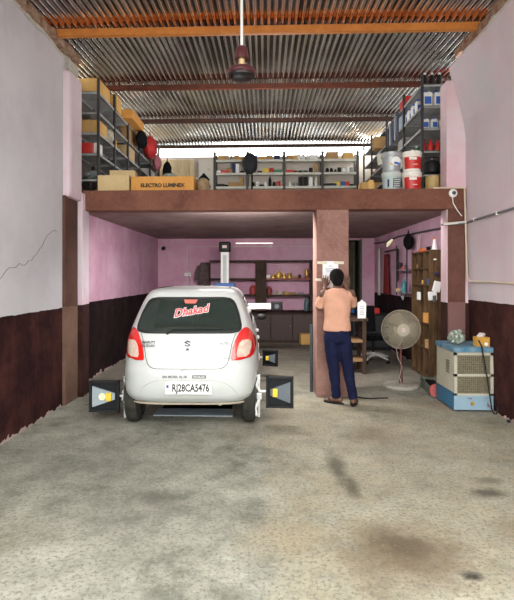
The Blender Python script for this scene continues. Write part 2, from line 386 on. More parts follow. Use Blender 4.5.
# purlins (steel channels)
oxide=mat('orange_primer',(.62,.24,.05),.5,col2=(.50,.17,.035),scale=8)
oxide2=mat('brown_primer',(.13,.035,.02),.6,spec=.2,col2=(.07,.025,.016),scale=7)
dark_ox=mat('dark_primer',(.04,.02,.016),.6,spec=.2,col2=(.07,.032,.022),scale=7)
for k,(y,mm,h) in enumerate(((5.62,oxide,.085),(7.52,oxide2,.075),(9.44,dark_ox,.075),(11.7,dark_ox,.07),(3.6,oxide,.08))):
    z=roof_z(y)
    m=MB(); m.bb(-2.62 if y<6.4 else -2.8,2.50 if y<6.4 else 2.85,y-.006,y+.006,z-h,z); m.bb(-2.62 if y<6.4 else -2.8,2.50 if y<6.4 else 2.85,y,y+.05,z-h,z-h+.01); m.bb(-2.62 if y<6.4 else -2.8,2.50 if y<6.4 else 2.85,y,y+.05,z-.01,z)
    struct(m.build('trim_%d'%(16+k),mm))

# doorway beyond back wall: dark passage, planks, teal panel
m=MB(); m.bb(1.90,1.94,12.28,12.52,0,2.52); m.bb(2.37,2.41,12.28,12.52,0,2.52); struct(m.build('trim_21',mat('door_jamb',(.10,.11,.09),.7)))
m=MB()
for i in range(3): m.bb(2.10+i*.085,2.18+i*.085,12.9,12.94,0,2.5,.004)
dr=struct(m.build('door_1',mat('weathered_door',(.05,.045,.028),.8,col2=(.11,.10,.06),scale=6,stretch=(3,3,.4))))
m=MB(); m.bb(1.92,2.07,12.6,12.62,0.0,1.95); struct(m.build('door_2',mat('teal_panel',(.16,.36,.34),.6,col2=(.12,.28,.27),scale=4)))
m=MB(); m.bb(1.6,2.95,13.2,13.3,0,2.8);m.bb(1.5,1.6,12.5,13.3,0,2.8);m.bb(2.95,3.05,12.5,13.3,0,2.8);m.bb(1.5,3.05,12.5,13.3,2.8,2.9); struct(m.build('wall_passage',mat('passage_wall',(.04,.035,.03),.9)))

# ---------------------------------------------------------------- car
def lerp(tab,z,k):
    if z<=tab[0][0]: return tab[0][k]
    for a,b in zip(tab,tab[1:]):
        if z<=b[0]:
            t=(z-a[0])/(b[0]-a[0]); return a[k]*(1-t)+b[k]*t
    return tab[-1][k]
# z, half width, rear y, front y
CT=[(.27,.68,.14,3.38),(.31,.715,.07,3.44),(.36,.738,.03,3.48),(.45,.745,.005,3.5),(.56,.743,.0,3.5),(.62,.743,.005,3.49),(.66,.742,.02,3.47),(.75,.738,.04,3.42),(.84,.728,.055,3.30),
    (.92,.712,.07,2.95),(.98,.695,.09,2.72),(1.03,.675,.12,2.6),(1.10,.650,.17,2.46),(1.18,.620,.23,2.30),(1.26,.590,.29,2.13),(1.33,.560,.335,1.98),(1.38,.532,.37,1.86),(1.415,.505,.39,1.78),(1.44,.475,.42,1.7),(1.457,.43,.50,1.62),(1.468,.36,.62,1.5),(1.475,.22,.82,1.3)]
# smooth table
def P(z,k):
    s=0;w=0
    for d,q in ((-.03,1),(-.015,2),(0,3),(.015,2),(.03,1)):
        zz=z+d if z<1.40 else z
        s+=lerp(CT,zz,k)*q; w+=q
    return s/w
def outline(z,t):   # t 0..2pi superellipse plan
    w,yr,yf=P(z,1),P(z,2),P(z,3); L=(yf-yr)/2; c,s_=math.cos(t),math.sin(t)
    return (w*math.copysign(abs(s_)**(2/4.3),s_), (yr+yf)/2-L*math.copysign(abs(c)**(2/9.0),c))
def rear(x,z,off=0):
    w,yr,yf=P(z,1),P(z,2),P(z,3); L=(yf-yr)/2
    q=min(.9995,abs(x)/w); return yr+L-L*(1-q**4.3)**(1/9.0)-off
car=thing('car','small white hatchback car seen from behind, parked over the wheel alignment pit','car',(-.795,4.95,0),math.radians(1.5))
CX=0
ZS=[.27+i*(1.475-.27)/70 for i in range(71)]
NT=260
m=MB()
def par(i):
    # denser around the corners
    return 2*PI*i/NT
Vr=m.grid([[(*outline(z,par(i)),z) for i in range(NT)] for z in ZS],close=True)
m.bm.faces.new(Vr[0][::-1]); m.bm.faces.new(Vr[-1])
# window and wheel openings cut out of the shell
def gl(z):   # rear glass half width
    return lerp([(1.00,.50),(1.03,.545),(1.08,.548),(1.2,.520),(1.3,.480),(1.345,.452),(1.37,.40)],z,1)
kill=[]
for f in m.bm.faces:
    if len(f.verts)>6: continue
    c=f.calc_center_median()
    if c.y<.5 and 1.03<c.z<1.345 and abs(c.x)<gl(c.z)-.03: kill.append(f); continue
    if abs(c.x)>.5:
        if any((c.y-yw)**2+(c.z-.28)**2<.30**2 for yw in (.50,2.83)) and c.y>.22: kill.append(f); continue
        if 1.02<c.z<1.33 and (.78<c.y<1.35 or 1.42<c.y<1.42+.95-(c.z-1.02)*1.4) : kill.append(f); continue
    if c.y>1.7 and 1.04<c.z<1.36 and abs(c.x)<.52: kill.append(f)
bmesh.ops.delete(m.bm,geom=kill,context='FACES')
body=m.build('body',white_paint,car,smooth=True,angle=50)
so=body.modifiers.new('shell','SOLIDIFY'); so.thickness=.012; so.offset=-1

def patch(name,rows,mm,off,th=.006,nc=28,nr=24,parent=car,ease=False):
    # rows: list of (z, xl, xr)
    m=MB(); z0,z1=rows[0][0],rows[-1][0]; F=[];B=[]
    for i in range(nr+1):
        z=z0+(z1-z0)*i/nr; xl,xr=lerp(rows,z,1),lerp(rows,z,2)
        F.append([(xl+(xr-xl)*j/nc, rear(xl+(xr-xl)*j/nc,z,off),z) for j in range(nc+1)])
        B.append([(xl+(xr-xl)*j/nc, rear(xl+(xr-xl)*j/nc,z,off-th),z) for j in range(nc+1)])
    a=m.grid(F); b=m.grid(B)
    per=lambda g:[g[0][j] for j in range(nc)]+[g[i][nc] for i in range(nr)]+[g[nr][j] for j in range(nc,0,-1)]+[g[i][0] for i in range(nr,0,-1)]
    m.bridge(per(a),per(b))
    return m.build(name,mm,parent,smooth=True,angle=45)
glass=mat('tinted_glass',(.10,.13,.12),.03,trans=1.0,spec=.5); glass.node_tree.nodes['Principled BSDF'].inputs['IOR'].default_value=1.05
g2=mat('tinted_pane',(.022,.032,.028),.06,alpha=.78,spec=.8)
GR=[(1.005,-.44,.44),(1.015,-.52,.52),(1.04,-.552,.552),(1.08,-.556,.556),(1.2,-.528,.528),(1.3,-.488,.488),(1.335,-.465,.465),(1.36,-.43,.43),(1.372,-.36,.36)]
seal=mat('window_seal',(.012,.012,.013),.5)
rw=patch('rear_window',GR,g2,.010,.004,40,36)
# black ceramic border ring
def border(rows,wd,mm,parent):
    m=MB(); L=[];nn=60
    for i in range(nn+1):
        z=rows[0][0]+(rows[-1][0]-rows[0][0])*i/nn; L.append((lerp(rows,z,1),z))
    R=[(-x,z) for x,z in L[::-1]]
    bot=[( -lerp(rows,rows[0][0],2)+2*lerp(rows,rows[0][0],2)*j/24, rows[0][0]) for j in range(24,0,-1)]
    top=[( lerp(rows,rows[-1][0],1)*(1-2*j/24), rows[-1][0]) for j in range(1,24)]
    loop=L+top+R+bot; N_=len(loop); outer=[];inner=[]
    cz=(rows[0][0]+rows[-1][0])/2
    for x,z in loop:
        outer.append((x,rear(x,z,.0125),z))
        xi=x*(1-wd/.5); zi=cz+(z-cz)*(1-wd/.18); inner.append((xi,rear(xi,zi,.0125),zi))
    m.grid([outer,inner],close=True); return m.build('window_border',mm,parent,smooth=True)
border(GR,.022,seal,rw)
# tailgate panel raised slightly so its shut line shows
TG=[(.655,-.335,.335),(.662,-.37,.37),(.70,-.41,.41),(.76,-.43,.43),(.82,-.44,.44),(.90,-.455,.455),(.97,-.48,.48),(1.0,-.495,.495)]
seamm=mat('shut_line',(.10,.10,.10),.6)
m=MB(); L=[]
for i in range(31): z=1.0-(1.0-.655)*i/30; L.append((lerp(TG,z,1),z))
L+=[(-.335+.67*j/20,.653) for j in range(1,20)]
L+=[(-x,z) for x,z in [q for q in L if q[1]>=.655][::-1]]
m.tube([(x,rear(x,z,.001),z) for x,z in L],.0045,5); m.build('tailgate_shut_line',seamm,car)
patch('tailgate',[(z,xl+.008,xr-.008) for z,xl,xr in TG],white_paint,.004,.006,40,20)
# bumper seam lines (number plate recess)
m=MB(); pts=[]
for j in range(41):
    x=-.56+1.12*j/40; z=.31+ .235*(1-(abs(x)/.56)**5) ; 
    pts.append((x,rear(x,z,.001),z))
m.tube(pts,.004,5); m.build('bumper_crease',mat('crease',(.50,.50,.50),.5),car)
m=MB(); m.tube([(x/20*.68,rear(x/20*.68,.615-.0*abs(x),.0),.625) for x in range(-20,21)],.0035,5) if False else m.tube([(-.07,rear(.07,.645,.004),.645),(.07,rear(.07,.645,.004),.645)],.008,6); m.build('tailgate_grip',mat('grip_grey',(.45,.45,.45),.5),car)
# lamps
redl=mat('lamp_red',(.62,.015,.01),.15,coat=.8,spec=.7); redl.node_tree.nodes['Principled BSDF'].inputs['Emission Color'].default_value=(.6,.01,.01,1)
clear=mat('lamp_clear',(.72,.62,.52),.15,coat=.8,col2=(.55,.35,.28),scale=16)
LR=[(.735,.455,.540),(.745,.448,.640),(.78,.450,.690),(.86,.462,.712),(.93,.485,.700),(.99,.515,.670),(1.03,.545,.640),(1.055,.580,.610)]
for sgn in (-1,1):
    rr=[(z,min(sgn*a,sgn*b),max(sgn*a,sgn*b)) for z,a,b in LR]
    o=patch('tail_lamp',rr,redl,.016,.03,26,22)
    cr_=[(.765,.515,.600),(.79,.505,.640),(.86,.515,.662),(.91,.535,.655),(.935,.565,.635)]
    rr=[(z,min(sgn*a,sgn*b),max(sgn*a,sgn*b)) for z,a,b in cr_]
    q=patch('clear_lens',rr,clear,.020,.006,14,12,parent=o); q['label']='clear white lens inside the red tail lamp'
# high mounted stop lamp, behind glass; wiper
o=patch('high_stop_lamp',[(1.305,-.055,.055),(1.345,-.075,.075)],mat('stop_red',(.75,.16,.13),.4),.016,.005,10,4)
m=MB(); m.tube([(x,rear(x,1.035+.0*x,.030),1.035+.012*math.sin((x+.3)*3)) for x in [-.18+i*.045 for i in range(13)]],.007,6); m.tube([(-.18,rear(-.18,1.03,.03),1.03),(-.22,rear(-.22,1.0,.03),1.005)],.014,8)
m.build('wiper',black_plastic,car)
# number plate
py=rear(0,.465,0)-.012
plate=MB().box((.02,py,.463),(.475,.010,.125),None,.004).build('number_plate',white_p,car)
blk=mat('plate_black',(.015,.015,.015),.5)
text('plate_text','RJ28CA5476',.105,(.040,py-.0062,.462),blk,plate,off=.003,sx=.69)
MB().bb(-.205,-.182,py-.0065,py-.005,.465,.495).build('plate_mark',mat('plate_blue',(.05,.07,.25),.5),plate)
text('plate_mark_text','IND',.016,(-.193,py-.0062,.445),mat('plate_blue',(0,0,0)),plate)
# sticker above the plate
text('bumper_sticker','SAI MOBIL RJ 28',.036,(-.125,rear(-.12,.575,.003),.575),mat('sticker_grey',(.10,.10,.10),.6),car,off=.0008)
st=MB().bb(.055,.195,rear(.12,.575,.004),rear(.12,.575,.0),.560,.592).build('sticker_block',mat('sticker_grey',(0,0,0)),car)
text('sticker_block_text','DHAKAD',.028,(.125,rear(.12,.575,.0046),.575),white_p,st)
# badges
chrome=mat('badge_chrome',(.07,.07,.075),.4)
bt=text('badge_text','MARUTI',.036,(-.405,rear(-.40,.915,.008),.915),chrome,car,sx=1.05,off=.001); bt.rotation_euler=(PI/2,0,-.10)
bt=text('badge_text','SUZUKI',.036,(-.405,rear(-.40,.88,.008),.880),chrome,car,sx=1.08,off=.001); bt.rotation_euler=(PI/2,0,-.10)
bt=text('model_badge','ALTO',.036,(.375,rear(.375,.90,.008),.905),mat('badge_light',(.28,.28,.29),.4),car,off=.001)
bt=text('model_badge','K10',.038,(.405,rear(.40,.76,.008),.755),mat('badge_light',(0,0,0)),car,off=.001)
# emblem: stylised double-hook s, and round lock
m=MB(); y=rear(0,.895,.004)
S=[(-.040,.008),(-.004,.038),(.040,.014),(.026,.005),(-.002,.022),(-.012,.015),(.040,-.014),(.004,-.038),(-.040,-.014),(-.026,-.005),(.002,-.022),(.012,-.015)]
m.prism([(a,b_+.905) for a,b_ in [(-.040,.012),(0,.036),(.036,.016),(.024,.008),(.0,.020),(-.012,.012),(.036,-.014),(.0,-.036),(-.036,-.016),(-.024,-.008),(.0,-.020),(.012,-.012)]],y-.004,y+.004); m.build('emblem',chrome,car)
m=MB(); m.lathe([(.016,0),(.018,.004),(.018,.012)],(0,rear(0,.845,.006),.842),18,'Y'); m.build('tailgate_lock',chrome,car)
# hand lettered decal on the rear glass
tw=text('window_decal','Dhakad',.135,(.015,rear(0,1.225,.034),1.225),mat('decal_white',(.85,.85,.85),.5),rw,off=.009,shear=.35,sx=.88)
tw.rotation_euler=(PI/2-.61,0,0); tw.rotation_mode='XYZ'
tr_=text('window_decal_fill','Dhakad',.135,(.0,-.0,.0025),mat('decal_red',(.80,.06,.07),.5),tw,rot=(0,0,0),off=.003,shear=.35,sx=.88)
for o in (tw,):
    o.matrix_basis=Matrix.Translation((.01,rear(0,1.225,.030),1.225))@Euler((PI/2-.65,0,0)).to_matrix().to_4x4()@Euler((0,0,.20)).to_matrix().to_4x4()
# side glass
for sgn in (-1,1):
    for (ya,yb,cut) in ((.76,1.37,0),(1.40,2.36,.45)):
        m=MB(); rows=[]
        for i in range(9):
            z=1.01+.33*i/8; w=P(z,1); yb2=yb-(cut*i/8)
            rows.append([(sgn*(w*.999-.004-.03*max(0,(.9-(ya+(yb2-ya)*j/8)))*.6),ya+(yb2-ya)*j/8,z) for j in range(9)])
        m.grid(rows); m.build('side_window',g2,car,smooth=True)
m=MB(); m.grid([[(-.50+1.0*j/8, P(1.04+.31*i/8,3)-.02-.10*((j-4)/4)**2,1.04+.31*i/8) for j in range(9)] for i in range(9)]); m.build('windscreen',g2,car,smooth=True)
# interior: seats and headrests
seatm=mat('seat_fabric',(.05,.05,.055),.9); 
for sx in (-.30,.30):
    o=MB().box((sx,.98,.86),(.50,.14,.46),(-.2,0,0),.05,3).build('rear_seat',seatm,car,smooth=True)
    o=MB().box((sx,1.75,.88),(.46,.13,.62),(-.2,0,0),.05,3).build('front_seat',seatm,car,smooth=True)
    MB().box((sx,1.80,1.255),(.25,.10,.17),(-.15,0,0),.045,3).build('headrest',seatm,o,smooth=True)
MB().bb(-.58,.58,.24,.9,.96,.985,.01).build('parcel_shelf',mat('parcel_grey',(.22,.22,.21),.9),car)
MB().bb(-.60,.60,2.35,2.62,.80,1.02,.03).build('dashboard',mat('dash_grey',(.10,.10,.10),.8),car)
# underside, wheels, arches
MB().bb(-.56,.56,.2,3.3,.24,.30,.02).build('underbody',mat('underbody',(.03,.028,.026),.9),car)
o=MB().bb(-.60,.60,.42,.56,.20,.27,.03).build('rear_axle',mat('underbody',(0,0,0)),car)
MB().cyl((.33,.12,.275),(.33,.4,.28),.024).build('exhaust_pipe',mat('exhaust',(.45,.40,.30),.5,.6),car)
def wheel(x,y,sg):
    w=MB(); w.lathe([(.17,-.068),(.235,-.071),(.262,-.058),(.272,-.03),(.272,.03),(.262,.058),(.235,.071),(.17,.068)],(x,y,.272),40,'X'); 
    o=w.build('wheel',rubber,car,smooth=True)
    r=MB(); r.lathe([(.168,-.06),(.175,-.07),(.175,.07),(.168,.06)],(x,y,.272),32,'X'); r.cyl((x,y,.272),(x+sg*.05,y,.272),.165,.165,32); r.cyl((x+sg*.05,y,.272),(x+sg*.07,y,.272),.05,.035,20)
    for k in range(8):
        a=2*PI*k/8; r.box((x+sg*.052,y+.1*math.cos(a),.272+.1*math.sin(a)),(.012,.04,.04),(a,0,0),.005)
    r.build('rim',steel_grey,o,smooth=True)
for sg in (-1,1):
    for y in (.45,2.81): wheel(sg*.625,y,sg)
for sg in (-1,1):
    for y in (.50,2.83):
        m=MB(); 
        arc=[(y+.30*math.cos(a),.28+.30*math.sin(a)) for a in [PI*(-.0+i/20) for i in range(21)]]
        m.grid([[(sg*.52,p,q) for p,q in arc],[(sg*.70,p,q) for p,q in arc]]); m.build('wheel_arch_liner',black_plastic,car,smooth=True)
# lower bumper skirt edge in grey grime
m=MB(); m.tube([(x/24*.62,rear(x/24*.62,.30,-.002),.278) for x in range(-24,25)],.010,6); m.build('bumper_lip',mat('grimy_edge',(.34,.29,.22),.9),car)
# mirrors and handles
for sg in (-1,1):
    o=MB().sph((sg*.80,2.25,1.0),.075,14,(1,.6,.65)).build('wing_mirror',black_plastic,car,smooth=True); MB().bb(sg*.73-.045,sg*.73+.045,2.24,2.27,.96,.99,.006).build('mirror_arm',black_plastic,o)
    for y in (.98,1.75): MB().box((sg*.735,y,.86),(.03,.16,.03),None,.01).build('door_handle',white_paint,car,smooth=True)
m=MB()
for sg in (-1,1): m.tube([(sg*.40,.62,1.462),(sg*.40,1.1,1.468),(sg*.38,1.5,1.466)],.006,6)
m.build('roof_channel',black_plastic,car)

# ---------------------------------------------------------------- wheel alignment targets and clamps
silver=mat('clamp_silver',(.62,.63,.64),.35,.5)
target_black=mat('target_black',(.008,.009,.011),.6,spec=.2)
tgrey=mat('target_grey',(.08,.10,.12),.5,.0,col2=(.11,.13,.15),scale=3)
def target(loc,sg,w,h,label,bright,tilt=0):
    t=thing('alignment_target',label,'wheel target',loc,tilt)
    # board, hopper shaped reflector, yellow knob block
    fr=MB(); fr.box((sg*w/2,0,0),(w,.03,h),None,.006)
    fr.build('board',target_black,t)
    f2=MB(); 
    for (dx,dz,sx_,sz) in ((w/2,h/2-.012,w,.024),(w/2,-h/2+.012,w,.024),(.012,0,.024,h),(w-.012,0,.024,h)): f2.box((sg*dx,-.025,dz),(sx_,.03,sz),None,.003)
    f2.build('frame',black_plastic,t)
    k=MB(); xa,xb=(w-.035,.05)
    k.prism([(sg*xa,h/2-.055),(sg*xa,-h/2+.055),(sg*xb,-h*.10),(sg*xb,h*.10)],-.035,-.012); k.build('wedge_plate',tgrey if not bright else mat('target_light',(.26,.31,.34),.5,.0,col2=(.33,.38,.41),scale=3),t)
    q=MB(); q.box((sg*w*.34,-.05,0),(w*.18,.035,h*.26),None,.008); q.build('yellow_grip',yellow_p,t)
    if bright: MB().cyl((sg*w*.56,-.036,0),(sg*w*.56,-.042,0),h*.115,None,20).build('round_sticker',mat('pale_sticker',(.80,.76,.50),.4),t)
    MB().cyl((0,0,0),(-sg*.08,0.0,0),.016).build('axle_pin',silver,t)
    return t
def clamp(loc,sg,label):
    t=thing('wheel_clamp',label,'wheel clamp',loc)
    a=MB(); a.box((0,0,0),(.022,.04,.46),None,.006); a.box((.0,-.02,.0),(.06,.05,.07),None,.01); a.build('upright_bar',silver,t)
    a=MB(); a.tube([(-sg*.0,-.02,.20),(-sg*.03,-.04,.12),(sg*.012,-.03,.05)],.017,8); a.tube([(0,-.02,-.04),(-sg*.04,-.05,-.12),(-sg*.03,-.04,-.20)],.018,8); a.build('clamp_arm',white_p,t,smooth=True)
    for z in (.21,-.21): MB().box((-sg*.03,.0,z),(.08,.03,.03),None,.006).build('jaw',silver,t)
    return t
rx=.625+.095
target((-.86-.745,5.37,.275),-1,.33,.34,'black target board with yellow grip and round cream sticker, left of the car',True,.07)
target((-.86+.87,5.37,.335),1,.30,.34,'larger black alignment target board with yellow grip, right of the car\'s rear wheel',False,-.05)
target((-.86+.83,7.76,.31),1,.24,.25,'smaller distant black alignment target board at the right front wheel of the car',False,-.3)
clamp((-.86-rx+.045,5.33,.275),-1,'silver and white wheel clamp on the left rear wheel of the car')
clamp((-.86+rx+.075,5.33,.30),1,'silver and white wheel clamp on the right rear wheel of the car')
clamp((-.86+rx+.03,7.76,.31),1,'silver and white wheel clamp on the right front wheel of the car')
t=thing('turn_plate','low steel turning plate on the floor beneath the left front wheel of the car','turn plate',(-1.62,7.74,0))
MB().bb(-.25,.25,-.2,.2,0,.012,.004).build('plate',steel_grey,t); MB().lathe([(.16,.012),(.16,.02)],(0,0,0),28).build('disc',black_plastic,t)
# black tool near right rear
tag(MB().tube([(.03,6.15,.02),(.12,6.2,.025),(.22,6.22,.02)],[.02,.012,.01],8).build('hand_tool',black_plastic,smooth=True),'short black hand tool lying on the floor just behind the right rear target board','tool')
# pit surround plates
tag(MB().bb(PX0-.03,PX1+.03,PY0-.30,PY0-.01,0,.012,.003).build('pit_edge_plate',mat('blue_grey_plate',(.34,.40,.44),.6,.0,col2=(.26,.30,.32),scale=6)),'blue-grey steel strip on the floor in front of the dark pit under the car','plate')

# ---------------------------------------------------------------- alignment machine
t=thing('alignment_column','tall white wheel alignment column with black head behind the car','alignment machine',(-.87,10.6,0))
MB().bb(-.09,.09,-.06,.06,.1,2.12,.015).build('post',mat('machine_white',(.72,.73,.71),.4),t)
MB().box((0,-.01,2.23),(.25,.20,.22),None,.04,3).build('head',black_plastic,t,smooth=True)
MB().box((0,-.115,2.23),(.10,.01,.06),None,.004).build('head_badge',mat('badge_pale',(.7,.5,.5),.5),t)
MB().bb(-.04,.04,-.065,-.06,.3,2.05).build('post_groove',mat('groove_grey',(.42,.45,.45),.5),t)
MB().bb(-.24,.24,-.2,.15,0,.1,.02).build('base',blue_p,t)
MB().bb(-.22,.22,-.12,.1,1.32,1.45,.02).build('carriage',blue_p,t)
t=thing('camera_beam','long horizontal white camera beam with black end cap behind the car roof','alignment machine',(-.86,9.3,1.03))
MB().bb(-1.05,1.00,-.06,.06,-.055,.055,.012).build('bar',mat('machine_white',(0,0,0)),t)
for sg in (-1,1):
    o=MB().box((sg*1.08,0,.0),(.22,.18,.17),None,.02).build('end_housing',black_plastic,t)
    MB().lathe([(.045,0),(.045,.012)],(sg*1.08,-.102,0),20,'Y').build('lens',mat('lens_dark',(.03,.03,.05),.1,spec=.9),o)
MB().bb(-.05,.05,-.05,.05,-1.03,-.055,.01).build('stand',steel_grey,t); MB().bb(-.3,.3,-.25,.25,-1.03,-.99,.01).build('foot',black_plastic,t)

# ---------------------------------------------------------------- wall rack at the back
redwood=mat('red_shelf',(.20,.03,.025),.5)
t=thing('wall_rack','dark open plank rack of small shelves against the pink back wall','shelf rack',(-1.50,12.0,0))
MB().bb(0,.13,0,.28,.74,1.93,.006).build('post',dark_wood,t)
MB().bb(1.26,1.53,0,.28,.74,1.99,.006).build('post',dark_wood,t); MB().bb(2.60,2.66,0,.28,.74,1.99,.006).build('post',dark_wood,t)
for z,mm,mr in ((1.94,dark_wood,dark_wood),(1.50,dark_wood,redwood),(1.10,dark_wood,dark_wood)):
    MB().bb(.13,1.26,.0,.28,z,z+.045,.004).build('shelf',mm,t); MB().bb(1.53,2.60,.0,.28,z,z+.045,.004).build('shelf',mr,t)
t=thing('low_cupboard','low dark brown bench cupboard along the back wall under the rack','cupboard',(-.4,11.78,0))
MB().bb(.0,1.60,0,.45,0,.70,.006).build('body',dark_wood,t)
for k in range(3): 
    d=MB().bb(.03+k*.52,.53+k*.52,-.015,0,.06,.66,.004).build('door',mat('door_brown',(.06,.035,.03),.6),t); MB().sph((.48+k*.52,-.03,.4),.014,8).build('knob',steel_grey,d)
tag(MB().box((.98,11.5,.13),(.33,.26,.24),(0,0,.1),.004).build('carton',carton_y),'tan cardboard box on the floor at the back beside the middle column','box')
# objects on it
gold=mat('brass_parts',(.60,.38,.10),.4,.6)
random.seed(11)
x=-.02+.04
def small(kind,x,y,z,m,s=1):
    b=MB()
    if kind=='jar': b.lathe([(.03*s,0),(.032*s,.06*s),(.02*s,.075*s),(.02*s,.09*s)],(0,0,0),12)
    elif kind=='can': b.lathe([(.034*s,0),(.036*s,.005*s),(.036*s,.09*s),(.034*s,.095*s)],(0,0,0),14)
    elif kind=='bottle': b.lathe([(.035*s,0),(.037*s,.12*s),(.03*s,.15*s),(.012*s,.18*s),(.012*s,.21*s)],(0,0,0),14)
    elif kind=='spray': b.lathe([(.028*s,0),(.028*s,.14*s),(.014*s,.16*s),(.014*s,.19*s)],(0,0,0),12)
    elif kind=='box': b.box((0,0,.05*s),(.13*s,.10*s,.10*s),(0,0,random.uniform(-.2,.2)),.003)
    elif kind=='flatbox': b.box((0,0,.03*s),(.18*s,.12*s,.06*s),(0,0,random.uniform(-.2,.2)),.003)
    elif kind=='tallbox': b.box((0,0,.09*s),(.07*s,.07*s,.18*s),(0,0,random.uniform(-.2,.2)),.003)
    elif kind=='ring': b.lathe([(.02*s,0),(.04*s,0),(.045*s,.02*s),(.04*s,.04*s),(.02*s,.04*s)],(0,0,0),16)
    elif kind=='gear':
        b.lathe([(.05*s,0),(.05*s,.02*s),(.02*s,.025*s),(.02*s,.06*s)],(0,0,0),14)
        for k in range(8): b.box((.052*s*math.cos(k*PI/4),.052*s*math.sin(k*PI/4),.01*s),(.018*s,.018*s,.02*s),(0,0,k*PI/4))
    return b.build({'jar':'jar','can':'tin_can','bottle':'bottle','spray':'spray_can','box':'carton','flatbox':'parts_box','tallbox':'parts_box','ring':'bearing','gear':'gear_part'}[kind],m,None,smooth=kind not in('box','flatbox','tallbox'),loc=(x,y,z))
CAT={'jar':'jar','can':'can','bottle':'bottle','spray':'spray can','box':'box','flatbox':'box','tallbox':'box','ring':'car part','gear':'car part'}
for (x,z,k,mm,s,l) in ((.08,1.545,'box',white_p,.8,'small white carton at the left end of the red wall shelf'),
    (.20,1.545,'gear',gold,1.6,'leftmost brass gear part on the red wall shelf'),(.33,1.545,'ring',gold,2.6,'wide brass ring part on the red wall shelf'),(.34,1.65,'gear',gold,1.3,'brass gear part lying on top of the wide brass ring'),(.47,1.545,'gear',gold,1.9,'tallest brass gear part in the middle of the red wall shelf'),(.60,1.545,'jar',gold,1.6,'small golden jar right of the brass gears on the red wall shelf'),(.72,1.545,'flatbox',carton,.8,'flat brown parts box on the red wall shelf'),(.85,1.545,'jar',dark_wood,1.1,'small dark jar on the red wall shelf'),
    (.10,1.145,'jar',redwood,2.2,'reddish jar at the left of the lower right wall shelf'),(.24,1.145,'gear',mat('pale_part',(.55,.45,.38),.6),1.4,'pale gear part on the lower right wall shelf beside the reddish jar'),(.38,1.145,'ring',_m['pale_part'],2,'pale ring part on the lower right wall shelf'),(.52,1.145,'gear',gold,1.3,'brass gear part on the lower right wall shelf'),(.68,1.145,'flatbox',carton,.9,'flat brown box on the lower right wall shelf'),(.88,1.145,'flatbox',mat('grey_part',(.2,.2,.2),.5),.8,'flat grey box on the lower right wall shelf')):
    tag(small(k,x,12.13,z,mm,s),l,CAT[k])
t=thing('deity_figurine','small brass figurine with red base at the right end of the red wall shelf','figurine',(1.02,12.1,1.545))
b=MB(); b.lathe([(.05,0),(.06,.02),(.035,.05),(.05,.10),(.03,.15),(.035,.18),(.03,.215),(.008,.25)],(0,0,0),14); b.tube([(-.03,0,.12),(-.08,0,.16),(-.07,0,.21)],.012,6); b.tube([(.03,0,.12),(.08,0,.15),(.07,0,.20)],.012,6)
b.build('body',gold,t,smooth=True); MB().box((0,0,.012),(.15,.10,.024),None,.004).build('base',redwood,t)
tag(small('bottle',1.02,12.1,1.145-.4,mat('teal_flask',(.06,.14,.15),.4),1.7),'dark teal flask standing on the low back cupboard beside the column','bottle')
t=thing('red_container','small red plastic jug on the left side of the wall rack','container',(-.30,12.1,1.145)); b=MB(); b.lathe([(.075,0),(.085,.02),(.085,.17),(.05,.21),(.05,.23)],(0,0,0),16); b.build('jug',mat('dull_red',(.40,.06,.06),.5),t,smooth=True); MB().tube([(.08,0,.05),(.12,0,.08),(.12,0,.14),(.08,0,.17)],.01,6).build('handle',_m['dull_red'],t)
# jacket hanging at the rack's left post
t=thing('work_jacket','dark brown work jacket hanging at the left end of the back wall rack','jacket',(-1.51,11.93,1.38))
b=MB(); rows=[]
for i in range(13):
    z=i/12*.55; w=.13*(1-.25*i/12)*(1 if i<11 else .6)
    rows.append([(w*math.cos(a)*(1+.15*math.sin(5*a+i*.4)),.05*math.sin(a)*(1+.2*math.sin(5*a)),z) for a in [2*PI*k/24 for k in range(24)]])
V=b.grid(rows,close=True); b.bm.faces.new(V[0][::-1]); b.bm.faces.new(V[-1]); b.build('jacket_body',mat('jacket_brown',(.06,.04,.04),.95,col2=(.12,.085,.085),scale=12),t,smooth=True)
MB().tube([(-.09,0,.46),(-.15,-.02,.30),(-.17,-.02,.12)],[.05,.045,.035],10).build('sleeve',_m['jacket_brown'],t,smooth=True)
# electrics on the back wall
tl=thing('tube_light','thin white tube light high on the pink back wall','light',(-.27,12.26,2.42))
MB().bb(-.48,.48,.0,.04,-.015,.015,.003).build('batten',white_p,tl); MB().cyl((-.46,-.018,0),(.46,-.018,0),.013).build('tube',mat('tube_glow',(1,.97,.9),.4,emit=.6),tl)
def conduit(name,pts,r,m,l): return tag(MB().tube(pts,r,6).build(name,m,smooth=True),l,'conduit')
conduit('conduit',[(-1.95,12.29,1.70),(-1.95,12.29,2.335),(-1.94,12.285,2.34),(.6,12.285,2.34),(1.6,12.285,2.33)],.009,pvc,'thin pale conduit running along the pink back wall down to the switch box')
t=thing('switch_box','small white switch box on the pink back wall left of the rack','switch',(-1.95,12.27,1.64)); MB().box((0,0,0),(.16,.05,.09),None,.01).build('plate',white_p,t)
MB().box((.04,-.028,0),(.03,.01,.04),None,.002).build('socket',mat('socket_grey',(.3,.3,.3),.5),t)
tag(MB().tube([(-1.93,12.26,1.6),(-1.88,12.25,1.5),(-1.90,12.26,1.38),(-1.85,12.26,1.25)],.006,5).build('hanging_cable',grey_cable),'thin dark cable hanging below the switch box on the back wall','cable')
t=thing('bulb_holder','small black bulb holder near the left corner of the back wall','lamp holder',(-2.56,12.24,2.30)); MB().cyl((0,.06,0),(0,.02,0),.05,.05).build('base',black_plastic,t); MB().cyl((0,.02,0),(0,-.06,-.03),.022,.03).build('socket',black_plastic,t)
